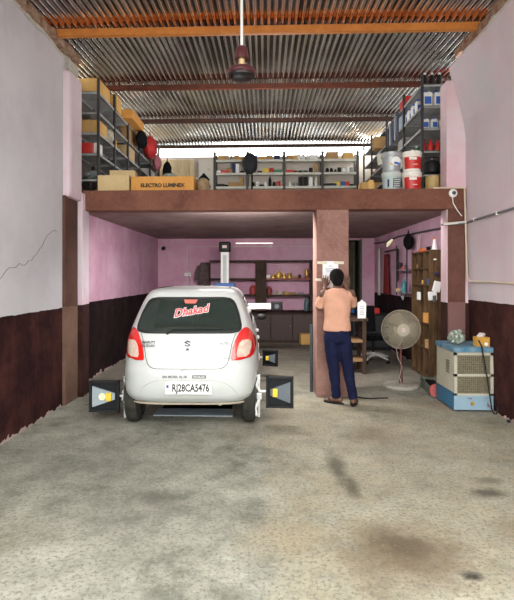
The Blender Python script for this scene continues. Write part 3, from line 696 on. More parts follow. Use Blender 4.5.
t=thing('junction_box','small square conduit junction box right of the tube light','junction box',(.14,12.28,2.34)); MB().box((0,0,0),(.06,.03,.06),None,.006).build('cover',pvc,t)

# ---------------------------------------------------------------- column details
tag(MB().cyl((.64,6.8,0),(.64,6.8,.93),.022).build('pipe',mat('dark_pipe',(.05,.07,.08),.5,.3),smooth=True),'dark vertical pipe standing along the left side of the middle column','pipe')
t=thing('paper_notice','white paper notice taped to the middle column in front of the person','notice',(.86,6.49,1.62))
MB().box((0,0,0),(.205,.003,.35),None).build('sheet',paper,t)
ink=mat('ink_grey',(.30,.32,.45),.7)
for k,(dx,dz,w) in enumerate(((0,.11,.05),(-.01,.075,.12),(.0,.055,.12),(0,.035,.10))): MB().box((dx,-.003,dz),(w,.001,.007)).build('ink_line',ink,t)
tape=mat('brown_tape',(.62,.56,.42),.4)
for dx,dz in ((-.11,.155),(.11,.155),(-.14,-.07),(.13,-.09)): MB().box((dx,-.004,dz),(.13,.002,.035),(0,.04,0)).build('tape',tape,t)
# ---------------------------------------------------------------- person
skin=mat('skin',(.11,.050,.030),.55,col2=(.13,.06,.037),scale=8)
hairm=mat('hair_black',(.006,.005,.005),.8,spec=.1,bump=.6,bscale=90)
shirtm=mat('peach_tshirt',(.60,.33,.235),.95,spec=.1,col2=(.54,.29,.20),scale=9,bump=.15,bscale=8)
jeansm=mat('navy_jeans',(.005,.007,.026),.9,col2=(.010,.013,.042),spec=.15,scale=7,bump=.2,bscale=20)
PXc,PYc=.90,6.16
per=thing('person','person in peach t-shirt and navy jeans from behind, hands raised to the notice','person',(PXc,PYc,0))
def limb(m,pts):
    for (a,ra),(b,rb) in zip(pts,pts[1:]): m.cyl(a,b,ra,rb,16)
    for a,ra in pts: m.sph(a,ra,14)
def torso(m,rings,seg=28):
    rows=[[ (cx+rx*math.cos(2*PI*k/seg), cy+ry*math.sin(2*PI*k/seg), z) for k in range(seg)] for z,cx,cy,rx,ry in rings]
    V=m.grid(rows,close=True); m.bm.faces.new(V[0][::-1]); m.bm.faces.new(V[-1])
LF=(.0,.02); RF=(.195,-.04)     # feet
Lh=(-.125,.215,1.50); Rh=(.155,.225,1.50)
Ls,Rs=(-.165,.01,1.375),(.175,.01,1.375)
Le,Re=(-.215,.10,1.20),(.215,.12,1.215)
b=MB()
torso(b,[(.82,.0,.0,.12,.09),(.92,.0,.0,.14,.095),(1.05,.0,.0,.13,.09),(1.2,.0,.0,.145,.10),(1.33,.0,.01,.15,.095),(1.40,.0,.02,.11,.07),(1.44,.0,.02,.055,.05)])
limb(b,[((0,.02,1.40),.052),((.0,.03,1.50),.048)])
# head: skull, jaw, face (looking at the column, slightly down)
b.sph((0,.045,1.585),.085,20,(.92,1.12,1.10)); b.sph((0,.085,1.53),.055,16,(.95,1,1.0)); 
b.sph((0,.150,1.560),.016,10,(.7,1,1.3)); b.sph((0,.130,1.518),.020,10,(1.3,.7,.5))
for sg in (-1,1): b.sph((sg*.080,.055,1.570),.022,10,(.45,.8,1.3)); b.sph((sg*.03,.128,1.585),.012,8)
limb(b,[(Ls,.055),(Le,.042),((Lh[0],Lh[1]-.03,Lh[2]-.06),.027)])
limb(b,[(Rs,.055),(Re,.042),((Rh[0],Rh[1]-.03,Rh[2]-.06),.027)])
def hand(h,sg):
    x,y,z=h
    for i in range(4): b.sph((x+(-.03+i*.02)*1.0,y,z+.0),.017,8,(.9,.8,2.1))
    lens=(.062,.075,.080,.068)
    for i in range(4):
        j=i if sg<0 else 3-i
        fx=x-.033+i*.022; L=lens[j]
        p0=(fx,y,z+.03); p1=(fx+(i-1.5)*.004,y+.018,z+.03+L*.55); p2=(fx+(i-1.5)*.007,y+.040,z+.03+L)
        limb(b,[(p0,.0095),(p1,.0088),(p2,.0075)])
    limb(b,[((x-sg*.03,y,z-.02),.013),((x-sg*.058,y+.02,z+.012),.011),((x-sg*.06,y+.042,z+.040),.009)])
    limb(b,[((x,y-.03,z-.06),.027),((x,y-.004,z-.01),.027)])
hand(Lh,-1); hand(Rh,1)
limb(b,[((-.075,.0,.86),.085),((-.05,.01,.48),.055),((LF[0]-.01,LF[1]-.01,.09),.038)])
limb(b,[((.075,.0,.86),.085),((.125,-.0,.48),.055),((RF[0],RF[1],.09),.038)])
def foot(fx,fy,ang):
    d=Vector((math.sin(ang),math.cos(ang),0)); s=Vector((d.y,-d.x,0)); o=Vector((fx,fy,0))
    limb(b,[(o-d*.045+Vector((0,0,.055)),.034),(o+d*.06+Vector((0,0,.048)),.034),(o+d*.13+Vector((0,0,.036)),.026)])
    limb(b,[(o+Vector((0,0,.10)),.038),(o+Vector((0,0,.06)),.038)])
    for i in range(5):
        q=o+d*(.155-.010*abs(i-1))+s*(-.028+i*.014); limb(b,[(q-d*.03+Vector((0,0,.034)),.011),(q+d*.012+Vector((0,0,.032)),.0095)])
foot(LF[0],LF[1],-1.0); foot(RF[0],RF[1],.25)
bodyo=b.build('body',skin,per); remesh(bodyo,.007,3)
# hair cap
b=MB(); b.sph((0,.035,1.600),.096,22,(.96,1.10,1.0)); b.sph((0,-.025,1.550),.070,16,(1.08,.65,1.15)); b.sph((0,.03,1.632),.074,16,(1.0,1.1,.8))
h=b.build('hair',hairm,per); remesh(h,.008,3)
# t-shirt
b=MB()
torso(b,[(.915,.0,.0,.172,.118),(.95,.0,.0,.170,.120),(1.08,.0,.0,.158,.112),(1.20,.0,.0,.168,.120),(1.32,.0,.01,.180,.118),(1.38,.0,.015,.170,.098),(1.415,.0,.02,.125,.080),(1.447,.0,.02,.070,.062)])
for S,E in ((Ls,Le),(Rs,Re)):
    S=Vector(S);E=Vector(E); q=S+(E-S)*.93
    limb(b,[(tuple(S+Vector((-.02*(1 if S.x>0 else -1),0,-.008))),.060),(tuple(S+(E-S)*.5),.064)]); b.cyl(S+(E-S)*.4,q,.064,.064,18)
s=b.build('tshirt',shirtm,per); remesh(s,.010,5)
tx=bpy.data.textures.new('folds','CLOUDS'); tx.noise_scale=.12
dm=s.modifiers.new('f','DISPLACE'); dm.texture=tx; dm.strength=.020; dm.mid_level=.5
s['label']='peach short-sleeved t-shirt'
# jeans
b=MB()
torso(b,[(.955,.0,.0,.150,.108),(.92,.0,.0,.158,.114),(.86,.0,-.005,.165,.122),(.80,.0,-.005,.160,.118),(.76,.0,0,.13,.09)][::-1])
limb(b,[((-.078,-.005,.84),.092),((-.070,-.0,.70),.088),((-.045,.01,.48),.072),((-.02,.01,.25),.061)]); b.cyl((-.02,.01,.25),(LF[0]-.008,LF[1]-.01,.075),.061,.056,18)
limb(b,[((.078,-.005,.84),.092),((.095,-.0,.70),.088),((.13,-.0,.48),.072),((.165,-.01,.25),.061)]); b.cyl((.165,-.01,.25),(RF[0],RF[1]-.01,.075),.061,.056,18)
j=b.build('jeans',jeansm,per); remesh(j,.010,4)
tx2=bpy.data.textures.new('folds2','CLOUDS'); tx2.noise_scale=.07
dm=j.modifiers.new('f','DISPLACE'); dm.texture=tx2; dm.strength=.016; dm.mid_level=.5
# sandals
for nm,(fx,fy),ang in (('l',LF,-1.0),('r',RF,.25)):
    d=Vector((math.sin(ang),math.cos(ang),0)); sx=Vector((d.y,-d.x,0)); o=Vector((fx,fy,0))
    b=MB(); P_=[]
    for k in range(24):
        a=2*PI*k/24; P_.append(o+d*(.045+.135*math.cos(a))+sx*((.045+.008*math.cos(a))*math.sin(a)))
    A_=[b.bm.verts.new(p+Vector((0,0,.0))) for p in P_]; B_=[b.bm.verts.new(p+Vector((0,0,.018))) for p in P_]; b.bridge(A_,B_); b.bm.faces.new(A_[::-1]); b.bm.faces.new(B_)
    so_=b.build('sandal',black_plastic,per)
    MB().tube([o+d*.09+sx*.045+Vector((0,0,.015)),o+d*.10+sx*.03+Vector((0,0,.065)),o+d*.10-sx*.03+Vector((0,0,.065)),o+d*.09-sx*.045+Vector((0,0,.015))],.011,6).build('strap',mat('strap_brown',(.05,.035,.03),.7),so_)

# ---------------------------------------------------------------- right side: table, chair, fan, cupboard, cooler
t=thing('work_table','dark wooden work table with two light shelves behind the person','table',(1.0,8.06,0))
MB().bb(.0,.68,-.02,.52,.86,.91,.006).build('tabletop',dark_wood,t)
for x,y in ((.03,.02),(.62,.02),(.03,.47),(.62,.47)): MB().bb(x-.03,x+.03,y-.03,y+.03,0,.86,.004).build('leg',dark_wood,t)
for z in (.20,.51): MB().bb(.03,.60,.0,.5,z,z+.04,.004).build('shelf',board_wood,t)
tag(MB().box((1.30,8.2,.275),(.32,.03,.012),(0,-.25,.3)).build('wood_offcut',board_wood),'thin wooden offcut leaning on the lower shelf of the work table','wood')
t=thing('card_stand','white card with a rounded top and handle hole standing on the work table','sign',(1.575,8.05,.91))
b=MB(); out=[(-.065,0),(.065,0),(.070,.20)]+[(.035+.0*k+.035*math.cos(a),.235+.035*math.sin(a)) for k,a in enumerate([0,.4,.8,1.2])]+[(.02,.275),(.012,.30),(-.012,.30),(-.02,.275)]+[(-.035+.035*math.cos(a),.235+.035*math.sin(a)) for a in (1.9,2.3,2.7,3.1)]+[(-.070,.20)]
b.prism(out,-.006,.006); b.build('card',white_p,t)
for dz in (.19,.16,.12,.09,.06): MB().box((0,-.008,dz),(.07,.001,.010)).build('print_line',ink,t)
# dark bench with toolboxes behind fan
t=thing('steel_cabinet','low black metal cabinet against the dark back corner','cabinet',(1.85,10.6,0))
MB().bb(0,.85,0,.5,.0,.78,.01).build('body',black_plastic,t); MB().bb(.04,.42,-.015,0,.08,.74,.004).build('door',mat('cab_dark',(.02,.02,.024),.5),t); MB().bb(.43,.81,-.015,0,.08,.74,.004).build('door',_m['cab_dark'],t)
tag(MB().crumple((0,0,.1),.12,(1,.8,.85),.22).build('plastic_bag',mat('bag_blue',(.02,.14,.38),.5),loc=(1.97,10.75,.78)),'blue plastic bundle on the black cabinet beside the work table','bag')
t=thing('toolbox','red toolbox with grey drill on the black cabinet left of the fan','toolbox',(2.30,10.75,.78)); MB().box((0,0,.065),(.34,.2,.12),None,.012).build('case',red_p,t); MB().tube([(-.08,0,.125),(-.06,0,.16),(.06,0,.16),(.08,0,.125)],.010,6).build('handle',black_plastic,t); MB().box((.0,-.105,.08),(.05,.01,.04),None,.003).build('latch',steel_grey,t)
tag(small('spray',2.05,10.62,.78,white_p,.8),'small white spray can on the black cabinet','spray can')
t=thing('office_chair','swivel office chair with black seat and grey five-star base in the back corner','chair',(2.02,9.25,0),.4)
al=mat('chair_alloy',(.62,.62,.58),.45,.1)
b=MB()
for k in range(5):
    a=2*PI*k/5; b.tube([(0,0,.14),(.16*math.cos(a),.16*math.sin(a),.13),(.33*math.cos(a),.33*math.sin(a),.075)],[.035,.028,.018],8)
b.cyl((0,0,.10),(0,0,.18),.05); b.build('star_base',al,t,smooth=True)
for k in range(5):
    a=2*PI*k/5; MB().lathe([(.03,-.02),(.032,0),(.03,.02)],(.33*math.cos(a),.33*math.sin(a),.032),14,'X').build('castor',black_plastic,t,smooth=True)
MB().cyl((0,0,.18),(0,0,.42),.025).build('gas_lift',black_plastic,t); MB().box((0,0,.46),(.50,.48,.09),None,.04,3).build('seat',black_m,t,smooth=True)
MB().box((0,.26,.78),(.44,.07,.50),(-.1,0,0),.035,3).build('backrest',black_m,t,smooth=True); 
for sg in (-1,1): MB().tube([(sg*.25,.1,.46),(sg*.28,.05,.64),(sg*.28,-.12,.64)],.018,8).build('armrest',black_plastic,t,smooth=True)
# hangings on right inner wall
XW=2.715
t=thing('hanging_towel','pale grey towel hanging on the right inner wall near the doorway','towel',(XW-.03,11.9,1.3))
b=MB(); b.grid([[(-.02*math.sin(j*1.7),-.35+.16*j/6*(1+.3*(1-i/8)),-.15+i*.14) for j in range(7)] for i in range(9)]); o=b.build('cloth',mat('towel_grey',(.55,.52,.50),.95),t,smooth=True); q=o.modifiers.new('s','SOLIDIFY'); q.thickness=.01
t=thing('red_cloth','dark red cloth hanging from a rail on the right inner wall','cloth',(XW-.04,10.9,1.30))
b=MB(); b.grid([[(-.03*math.sin(j*1.7)-.02,-.30+.42*j/8*(1-.45*i/8)+.1*i/8,-.1+i*.11) for j in range(9)] for i in range(9)]); o=b.build('cloth',mat('cloth_red',(.18,.01,.012),.95,col2=(.12,.008,.01),scale=8),t,smooth=True); q=o.modifiers.new('s','SOLIDIFY'); q.thickness=.012
t=thing('wall_rail','dark metal hanging rail with a hooked end on the right inner wall','rail',(XW-.04,10.7,2.14)); MB().tube([(0,.35,0),(0,-.72,.0),(0,-.74,-.02),(0,-.74,-.62),(-.02,-.70,-.66)],.016,6).build('rail',black_plastic,t)
t=thing('wall_shelf','narrow dark two-tier metal shelf fixed to the right inner wall','shelf',(XW-.12,9.35,1.28))
for y in (-.28,.42): MB().bb(-.01,.01,y-.01,y+.01,-.05,.92).build('upright',rack_post_m,t)
for z in (0,.42): MB().bb(-.08,.10,-.28,.42,z,z+.018).build('shelf',steel_grey,t)
tag(small('bottle',XW-.14,9.18,1.298,mat('teal_bottle',(.03,.20,.24),.4),1.2),'teal bottle on the lower tier of the narrow wall shelf','bottle')
tag(small('box',XW-.14,9.62,1.298,carton_p,.6),'tiny tan box on the lower tier of the narrow wall shelf','box')
tag(small('can',XW-.14,9.45,1.718,black_plastic,1.4),'black can on the upper tier of the narrow wall shelf','can')
tag(small('gear',XW-.14,9.3,1.718,mat('dull_red',(0,0,0)),1.0),'dull red part on the upper tier of the narrow wall shelf','car part')
t=thing('hanging_bag','black bag hanging high on the right inner wall over the narrow shelf','bag',(XW-.10,9.05,2.10)); b=MB(); b.sph((0,0,.12),.16,16,(.5,1.1,.9)); b.jitter(.006); b.build('bag',black_m,t,smooth=True); MB().tube([(0,-.08,.22),(0,0,.33),(0,.08,.22)],.008,6).build('strap',black_m,t)
t=thing('hanging_cables','loose coil of pale cables hanging above the wooden pigeonhole rack','cable',(XW-.04,8.55,1.95))
for k in range(4): MB().tube([(0,-.05+k*.05,.34),(-.02,-.05+k*.05+.01,.15),(0,-.04+k*.05,-.02)],.006,5).build('cable',pvc if k%2 else mat('cable_pink',(.45,.25,.30),.6),t)
t=thing('blue_white_packet','blue and white foil packet hanging on the dark dado left of the fan top','packet',(XW-.03,9.7,1.22)); MB().box((-.0,0,.03),(.02,.22,.16),(.5,0,0),.006).build('pouch',white_p,t); MB().box((-.013,0,.03),(.002,.09,.07),(.5,0,0)).build('print',label_blue,t)
tag(MB().tube([(XW-.02,12.2,2.40),(XW-.03,11,2.36),(XW-.02,10,2.40),(XW-.03,9,2.37),(XW-.03,7.9,2.34),(XW-.05,7.0,2.30)],.016,6).build('wall_cable',grey_cable,smooth=True),'dark bundled cable running along the right inner pink wall','cable')
t=thing('wall_bulb','pale yellowish light fitting on the right inner wall above the red cloth','light',(XW-.05,10.6,2.30)); MB().tube([(0,.2,-.05),(-.02,0,0),(0,-.2,.06)],[.02,.04,.02],8).build('fitting',mat('bulb_cream',(.75,.70,.45),.5,emit=.4),t)
# pigeonhole rack
t=thing('pigeonhole_rack','tall worn wooden pigeonhole rack standing along the right inner wall','cupboard',(2.5,7.5,0))
MB().bb(-.02,.20,0,.035,0,2.0,.004).build('end_panel',brown_wood,t); MB().bb(0,.20,.93,.965,0,2.0,.004).build('end_panel',brown_wood,t)
MB().bb(.185,.20,.035,.93,0,2.0).build('back_panel',dark_wood,t)
for y in (.33,.63): MB().bb(0,.185,y-.012,y+.012,0,2.0,.003).build('divider',brown_wood,t)
for z in (.04,.47,.86,1.46,1.72,1.98): MB().bb(0,.185,.035,.93,z-.012,z+.012,.003).build('shelf',brown_wood,t)
for (y,z,k,mm,s,l) in ((.18,1.472,'box',blue_p,.9,'small blue box in the middle row of the pigeonhole rack'),(.52,1.472,'box',carton_y,.6,'tiny tan box beside the blue box in the pigeonhole rack'),(.78,1.472,'can',board_wood,.8,'small brown tin in the pigeonhole rack'),(.5,1.25,'box',white_p,.0,''),(.25,.872,'box',carton_o,1.5,'orange carton in a lower compartment of the pigeonhole rack'),(.2,.482,'box',carton,1.3,'brown carton in the lowest compartments of the pigeonhole rack'),(.78,1.735,'box',carton,.6,'brown box in the far compartment of the pigeonhole rack')):
    if s: tag(small(k,2.58,7.5+y,z,mm,s),l,CAT[k])
t=thing('white_switchboard','small white electrical box fixed on the front of the pigeonhole rack','switch',(2.48,8.0,1.28)); MB().box((0,0,0),(.03,.13,.13),None,.01).build('box',white_p,t)
t=thing('traffic_cone','small white cone with orange tip on top of the pigeonhole rack','cone',(2.60,7.62,1.995)); MB().lathe([(.06,0),(.06,.015),(.045,.015),(.018,.17)],(0,0,0),20).build('cone',white_p,t,smooth=True); MB().lathe([(.018,.17),(.012,.20),(.006,.21)],(0,0,0),16).build('tip',orange_p,t,smooth=True)
tag(MB().box((0,0,.025),(.05,.22,.05),None,.006).build('parts_box',orange_p,loc=(2.55,8.05,1.992)),'orange flat box on top of the pigeonhole rack','box')
t=thing('black_headphones','coiled black cable lying on top of the pigeonhole rack beside the cone','cable',(2.62,7.85,1.995)); MB().tube([(.06*math.cos(a),.09*math.sin(a),.02+a*.004) for a in [k*.5 for k in range(26)]],.009,6).build('coil',black_plastic,t)
t=thing('cup_stack','stack of white paper cups fixed to the end panel of the pigeonhole rack','cups',(2.55,7.455,1.24)); MB().box((.03,0,.20),(.11,.05,.16),(0,.25,0),.01).build('white_box',white_p,t); MB().box((-.04,-.005,.06),(.12,.06,.13),(0,-.05,0),.012).build('white_box',white_p,t); MB().box((-.02,-.035,.02),(.05,.03,.10),(0,-.05,0),.006).build('dark_slot',mat('slot_grey',(.10,.10,.10),.5),t)
t=thing('panel_switch','small dark blue switch on the end panel of the pigeonhole rack','switch',(2.58,7.485,1.63)); MB().box((0,0,0),(.045,.02,.05),None,.005).build('plate',dark_blue,t)
tag(MB().sph((2.60,7.47,.0),.0001,6).build('x',white_p) if False else small('ring',2.56,7.48,1.84,white_p,.5),'tiny pale knob high on the end panel of the pigeonhole rack','knob')
# fan
t=thing('pedestal_fan','old pedestal fan with dusty round cage on a heavy round concrete base','fan',(1.96,7.15,0))
dusty=mat('dusty_wire',(.40,.35,.26),.8,.0); 
MB().lathe([(.245,0),(.25,.02),(.235,.04),(.06,.055)],(0,0,0),36).build('base',mat('base_concrete',(.36,.34,.29),.9,col2=(.28,.26,.22),scale=10),t,smooth=True)
MB().cyl((0,0,.05),(0,0,.33),.026,.022).build('lower_pole',mat('rusty_brown',(.09,.04,.03),.6),t,smooth=True); MB().cyl((0,0,.33),(0,0,.80),.014).build('pole',mat('maroon_pole',(.13,.03,.035),.5),t,smooth=True)
hz=.83
MB().lathe([(.05,-.0),(.075,.02),(.08,.10),(.05,.16),(.02,.18)],(0,.0,hz),24,'Y').build('motor',mat('motor_beige',(.30,.25,.17),.6),t,smooth=True)
MB().lathe([(.085,-.005),(.088,.0),(.06,.015)],(0,-.125,hz),24,'Y').build('front_badge',mat('badge_dusty',(.42,.37,.28),.7),t,smooth=True)
MB().lathe([(.032,-.012),(.034,.0),(.034,.01)],(0,-.128,hz),20,'Y').build('badge_centre',mat('badge_pink',(.58,.45,.42),.6),t,smooth=True)
cg=MB(); R=.28
for k in range(108):
    a=2*PI*k/108; c_,s_=math.cos(a),math.sin(a)
    cg.tube([(.07*c_,-.125,hz+.07*s_),(.18*c_,-.115,hz+.18*s_),(.25*c_,-.075,hz+.25*s_),(R*c_,-.01,hz+R*s_)],.0019,4)
    if k%2==0: cg.tube([(R*c_,-.01,hz+R*s_),(.25*c_,.06,hz+.25*s_),(.07*c_,.10,hz+.07*s_)],.0019,4)
for r_,y_ in ((.10,-.123),(.13,-.121),(.16,-.117),(.185,-.115),(.21,-.103),(.235,-.09),(.26,-.06),(R,-.01),(R-.002,.0)):
    cg.tube([(r_*math.cos(2*PI*k/48),y_,hz+r_*math.sin(2*PI*k/48)) for k in range(49)],.0042 if r_>.27 else .0022,4)
cage=cg.build('cage',dusty,t)
for k in range(3):
    bl=MB(); rows=[]
    for i in range(9):
        r_=.05+.20*i/8; wd=.5 if i<1 else (.62 if i<7 else .45)
        rows.append([((r_*math.cos(2*PI*k/3+(j-3)/6*wd*2)),-.045+.03*(j-3)/3,hz+r_*math.sin(2*PI*k/3+(j-3)/6*wd*2)) for j in range(7)])
    bl.grid(rows); o=bl.build('blade',mat('blade_dusty',(.16,.135,.095),.8),t,smooth=True); q=o.modifiers.new('s','SOLIDIFY'); q.thickness=.003
MB().tube([(.02,-.13,hz-.02),(-.02,-.10,.66),(-.08,-.05,.55),(-.05,-.03,.42),(.01,-.03,.30),(-.03,-.03,.15),(-.01,-.05,.07)],.005,5).build('cord',mat('cord_pale',(.45,.32,.30),.6),t,smooth=True)
# toolbox open on the floor
t=thing('open_toolbox','open green and grey metal toolbox on the floor beside the air cooler','toolbox',(2.38,6.92,0),-.12)
gm=mat('old_green',(.05,.13,.09),.6,col2=(.20,.19,.16),scale=14)
b=MB(); b.bb(-.15,.15,-.30,.30,0,.01); b.bb(-.15,-.14,-.3,.3,0,.13); b.bb(.14,.15,-.3,.3,0,.13); b.bb(-.15,.15,-.3,-.29,0,.13); b.bb(-.15,.15,.29,.3,0,.13); b.build('box',gm,t)
MB().box((.10,.10,.19),(.22,.42,.012),(0,-.9,0),.003).build('lid',mat('lid_grey',(.26,.24,.21),.8),t)
MB().box((.0,.0,.07),(.2,.45,.05),(.05,.1,0),.01).build('tray',black_plastic,t)
tag(MB().lathe([(.03,-.02),(.085,-.02),(.09,0),(.085,.02),(.03,.02)],(0,0,0),22,'Y').build('loose_wheel',mat('faded_red',(.42,.09,.08),.6),smooth=True,loc=(2.25,6.54,.092)),'small faded red wheel leaning against the left side of the air cooler','wheel')  # a loose red wheel standing on edge by the cooler
# air cooler
cb=N('cooler_cream',.6); f1=cb.ramp(cb.noise(9,9,.8),[(.60,0.),(.68,1.)]); cream_c=cb.done(cb.mix(f1,cb.mix(cb.noise(4,6),(.38,.36,.28),(.52,.49,.39)),(.20,.11,.06)))
cb=N('cooler_blue',.55); f1=cb.ramp(cb.noise(9,9,.8,off=(3,3,3)),[(.57,0.),(.63,1.)]); blue_c=cb.done(cb.mix(f1,cb.mix(cb.noise(4,6),(.16,.30,.42),(.34,.44,.50)),(.16,.06,.03)))
cb=N('cooler_blue_side',.5); f1=cb.ramp(cb.noise(6,8,.8),[(.62,0.),(.7,1.)]); blue_s=cb.done(cb.mix(f1,(.03,.13,.24),(.12,.06,.04)))
cb=N('wood_wool_pad',.95); pad=cb.done(cb.ramp(cb.noise(46,9,.85),[(.34,(.03,.025,.014)),(.52,(.14,.12,.07)),(.70,(.32,.28,.18))]))
t=thing('air_cooler','cream and blue rusty metal air cooler with straw pads against the right wall','air cooler',(2.23,5.86,0))
W,D,H=.455,.60,.76
b=MB(); b.bb(0,W,0,D,.02,.19,.004); b.build('water_tank',blue_c,t)
MB().bb(-.004,.0,0.01,D,.02,.22).build('tank_side',blue_s,t)
b=MB()
b.bb(0,.035,0,.035,.19,.70); b.bb(W-.035,W,0,.035,.19,.70); b.bb(0,W,0,.03,.415,.445); b.bb(0,W,0,.03,.665,.70); b.bb(0,W,0,.03,.19,.215)
b.bb(0,.012,.035,D,.19,.70); b.bb(W-.012,W,.03,D,.19,.70); b.bb(0,W,D-.012,D,.19,.70); b.build('casing',cream_c,t)
for k in range(6): MB().box((-.003,.12,.30+k*.0),(.001,.001,.001)) if False else None
o=MB(); 
for k in range(9): o.box((-.004,.20+.0*k,.50+k*.018-.07),(.008,.10,.007),(0,.4,0))
o.build('side_vent',mat('vent_dark',(.05,.04,.03),.7),t)
for z0,z1 in ((.215,.415),(.445,.665)):
    p=MB().bb(.035,W-.035,.012,.035,z0,z1).build('cooling_pad',pad,t)
    g=MB()
    for k in range(16): g.box((.035+(k+.5)*(W-.07)/16,.009,(z0+z1)/2),(.0018,.002,z1-z0))
    for k in range(8): g.box((W/2,.009,z0+(k+.5)*(z1-z0)/8),(W-.07,.002,.0018))
    g.build('wire_mesh',mat('mesh_wire',(.30,.26,.20),.7),p)
MB().bb(-.012,W+.008,-.012,D+.01,.70,.76,.006).build('lid',mat('cooler_lid_blue',(.035,.15,.26),.6,col2=(.20,.30,.36),scale=6),t)
MB().lathe([(.022,-.008),(.026,.0)],(.21,-.006,.10),16,'Y').build('drain_plug',gold,t,smooth=True)
pb=MB().crumple((0,0,.085),.10,(1.05,.8,.95)).build('plastic_bag',mat('clear_bag',(.30,.34,.29),.15,col2=(.14,.17,.13),scale=14,spec=.9),loc=(2.36,6.12,.76)); tag(pb,'crumpled clear plastic bag on the left of the blue cooler lid','bag')
t=thing('tissue_box','open yellow cardboard box with a crumpled white bag inside, on the cooler','box',(2.595,5.98,.76)); MB().box((0,0,.055),(.15,.12,.11),None,.003).build('box',mat('mustard_box',(.58,.30,.05),.7),t); MB().crumple((0,0,.125),.05,(1,.8,.8),.3,2).build('crumpled_bag',mat('bag_pale',(.60,.55,.52),.6),t); MB().lathe([(.022,-.002),(.022,.002)],(.03,-.062,.03),14,'Y').build('sticker',white_p,t)
t=thing('hooked_rod','thin black metal rod with a hooked lower end leaning on the cooler front','rod',(2.46,5.72,0))
MB().tube([(.06,.16,.84),(.07,.10,.78),(.12,.07,.42),(.155,.03,.06),(.17,.0,.015),(.19,-.01,.02),(.205,-.01,.06),(.205,-.0,.10)],.0085,8).build('rod',black_plastic,t,smooth=True)
tag(MB().sph((2.66,5.45,.014),.02,8,(1,1.3,.7)).jitter(.003).build('pebble',black_plastic),'small black lump on the floor near the right wall in front of the cooler','debris')
random.seed(5)
for k,(x,y) in enumerate(((2.74,5.72),(2.70,5.60),(2.77,5.5),(2.76,5.85))): tag(MB().sph((x,y,.016),.022,8,(1.2,1,.7)).jitter(.004).build('rubble',mat('rubble',(.40,.24,.22),.95)),'small chip of pink plaster rubble at the foot of the right wall','rubble','plaster rubble by the right wall')
tag(MB().tube([(1.20,6.50,.008),(1.28,6.44,.008),(1.38,6.42,.008),(1.50,6.45,.008),(1.60,6.46,.008)],.010,6).build('black_strap',black_plastic,smooth=True),'black strap lying on the floor to the right of the person','strap')
# camera and conduits on the right
t=thing('dome_camera','white dome security camera on the right end of the brown beam','camera',(2.45,6.495,2.68))
MB().lathe([(.058,0),(.055,-.02),(.045,-.035),(.03,-.045)],(0,0,0),24,'Y').build('housing',white_p,t,smooth=True); MB().lathe([(.026,-.046),(.020,-.060),(.004,-.066)],(0,0,0),18,'Y').build('lens',mat('lens_dark',(0,0,0)),t,smooth=True)
MB().tube([(-.01,-.02,-.05),(.0,-.02,-.13),(.05,-.02,-.22),(.11,-.02,-.30)],.006,5).build('cable',white_p,t,smooth=True)
conduit('conduit',[(2.2,6.488,2.75),(2.585,6.475,2.75),(2.59,6.46,2.74),(2.622,6.46,1.60),(wx(1.53)-.02,6.38,1.53),(wx(1.53)-.02,5.8,1.53),(wx(1.53)-.02,4.4,1.50),(wx(1.53)-.02,2.5,1.50)],.011,pvc_y,'yellowed pvc conduit down the right pillar and along the right wall')
conduit('conduit',[(2.32,6.47,2.275),(2.62,6.47,2.30)],.018,pvc,'short thick white conduit crossing the right brown pillar')
tag(MB().tube([(2.30,6.48,2.27),(2.62,6.46,2.29),(wx(2.3)-.02,6.2,2.30),(wx(2.3)-.02,5.4,2.31),(wx(2.3)-.02,4.4,2.33),(wx(2.3)-.02,2.5,2.33)],.014,6).build('wall_cable',mat('cable_grey2',(.16,.16,.17),.6),smooth=True),'grey cable crossing the right outer wall at head height','cable')
for k,y in enumerate((6.2,5.6,5.0)):
    tag(MB().box((wx(2.3)-.02,y,2.305),(.035,.02,.04),None,.004).build('cable_clip',white_p),'white clip holding the grey cable on the right outer wall','clip','cable clips on the right wall')
# ---------------------------------------------------------------- ceiling fan (motor without blades)
t=thing('ceiling_fan','maroon bladeless ceiling fan motor on a long white down rod','ceiling fan',(-.215,4.5,3.44))
MB().cyl((0,0,.2),(0,0,1.0),.013).build('down_rod',white_p,t,smooth=True)
mar=mat('fan_maroon',(.075,.015,.02),.3,coat=.4)
MB().lathe([(.028,.27),(.052,.25),(.066,.18),(.068,.15),(.05,.15)],(0,0,0),24).build('canopy',mar,t,smooth=True)
MB().lathe([(.03,.16),(.03,.10),(.07,.085),(.07,.07)],(0,0,0),24).build('coupling',mat('fan_brass',(.55,.40,.22),.45,.4),t,smooth=True)
MB().lathe([(.06,.075),(.11,.065),(.133,.035),(.133,.01),(.11,-.01)],(0,0,0),32).build('motor',mar,t,smooth=True)
MB().lathe([(.125,.004),(.12,-.012),(.09,-.03),(.04,-.035)],(0,0,0),32).build('motor_cover',mat('fan_black',(.01,.01,.011),.25),t,smooth=True)
for k in range(3):
    a=k*2.094+.5; MB().box((.125*math.cos(a),.125*math.sin(a),.02),(.05,.04,.012),(0,0,a),.003).build('blade_bracket',mar,t)

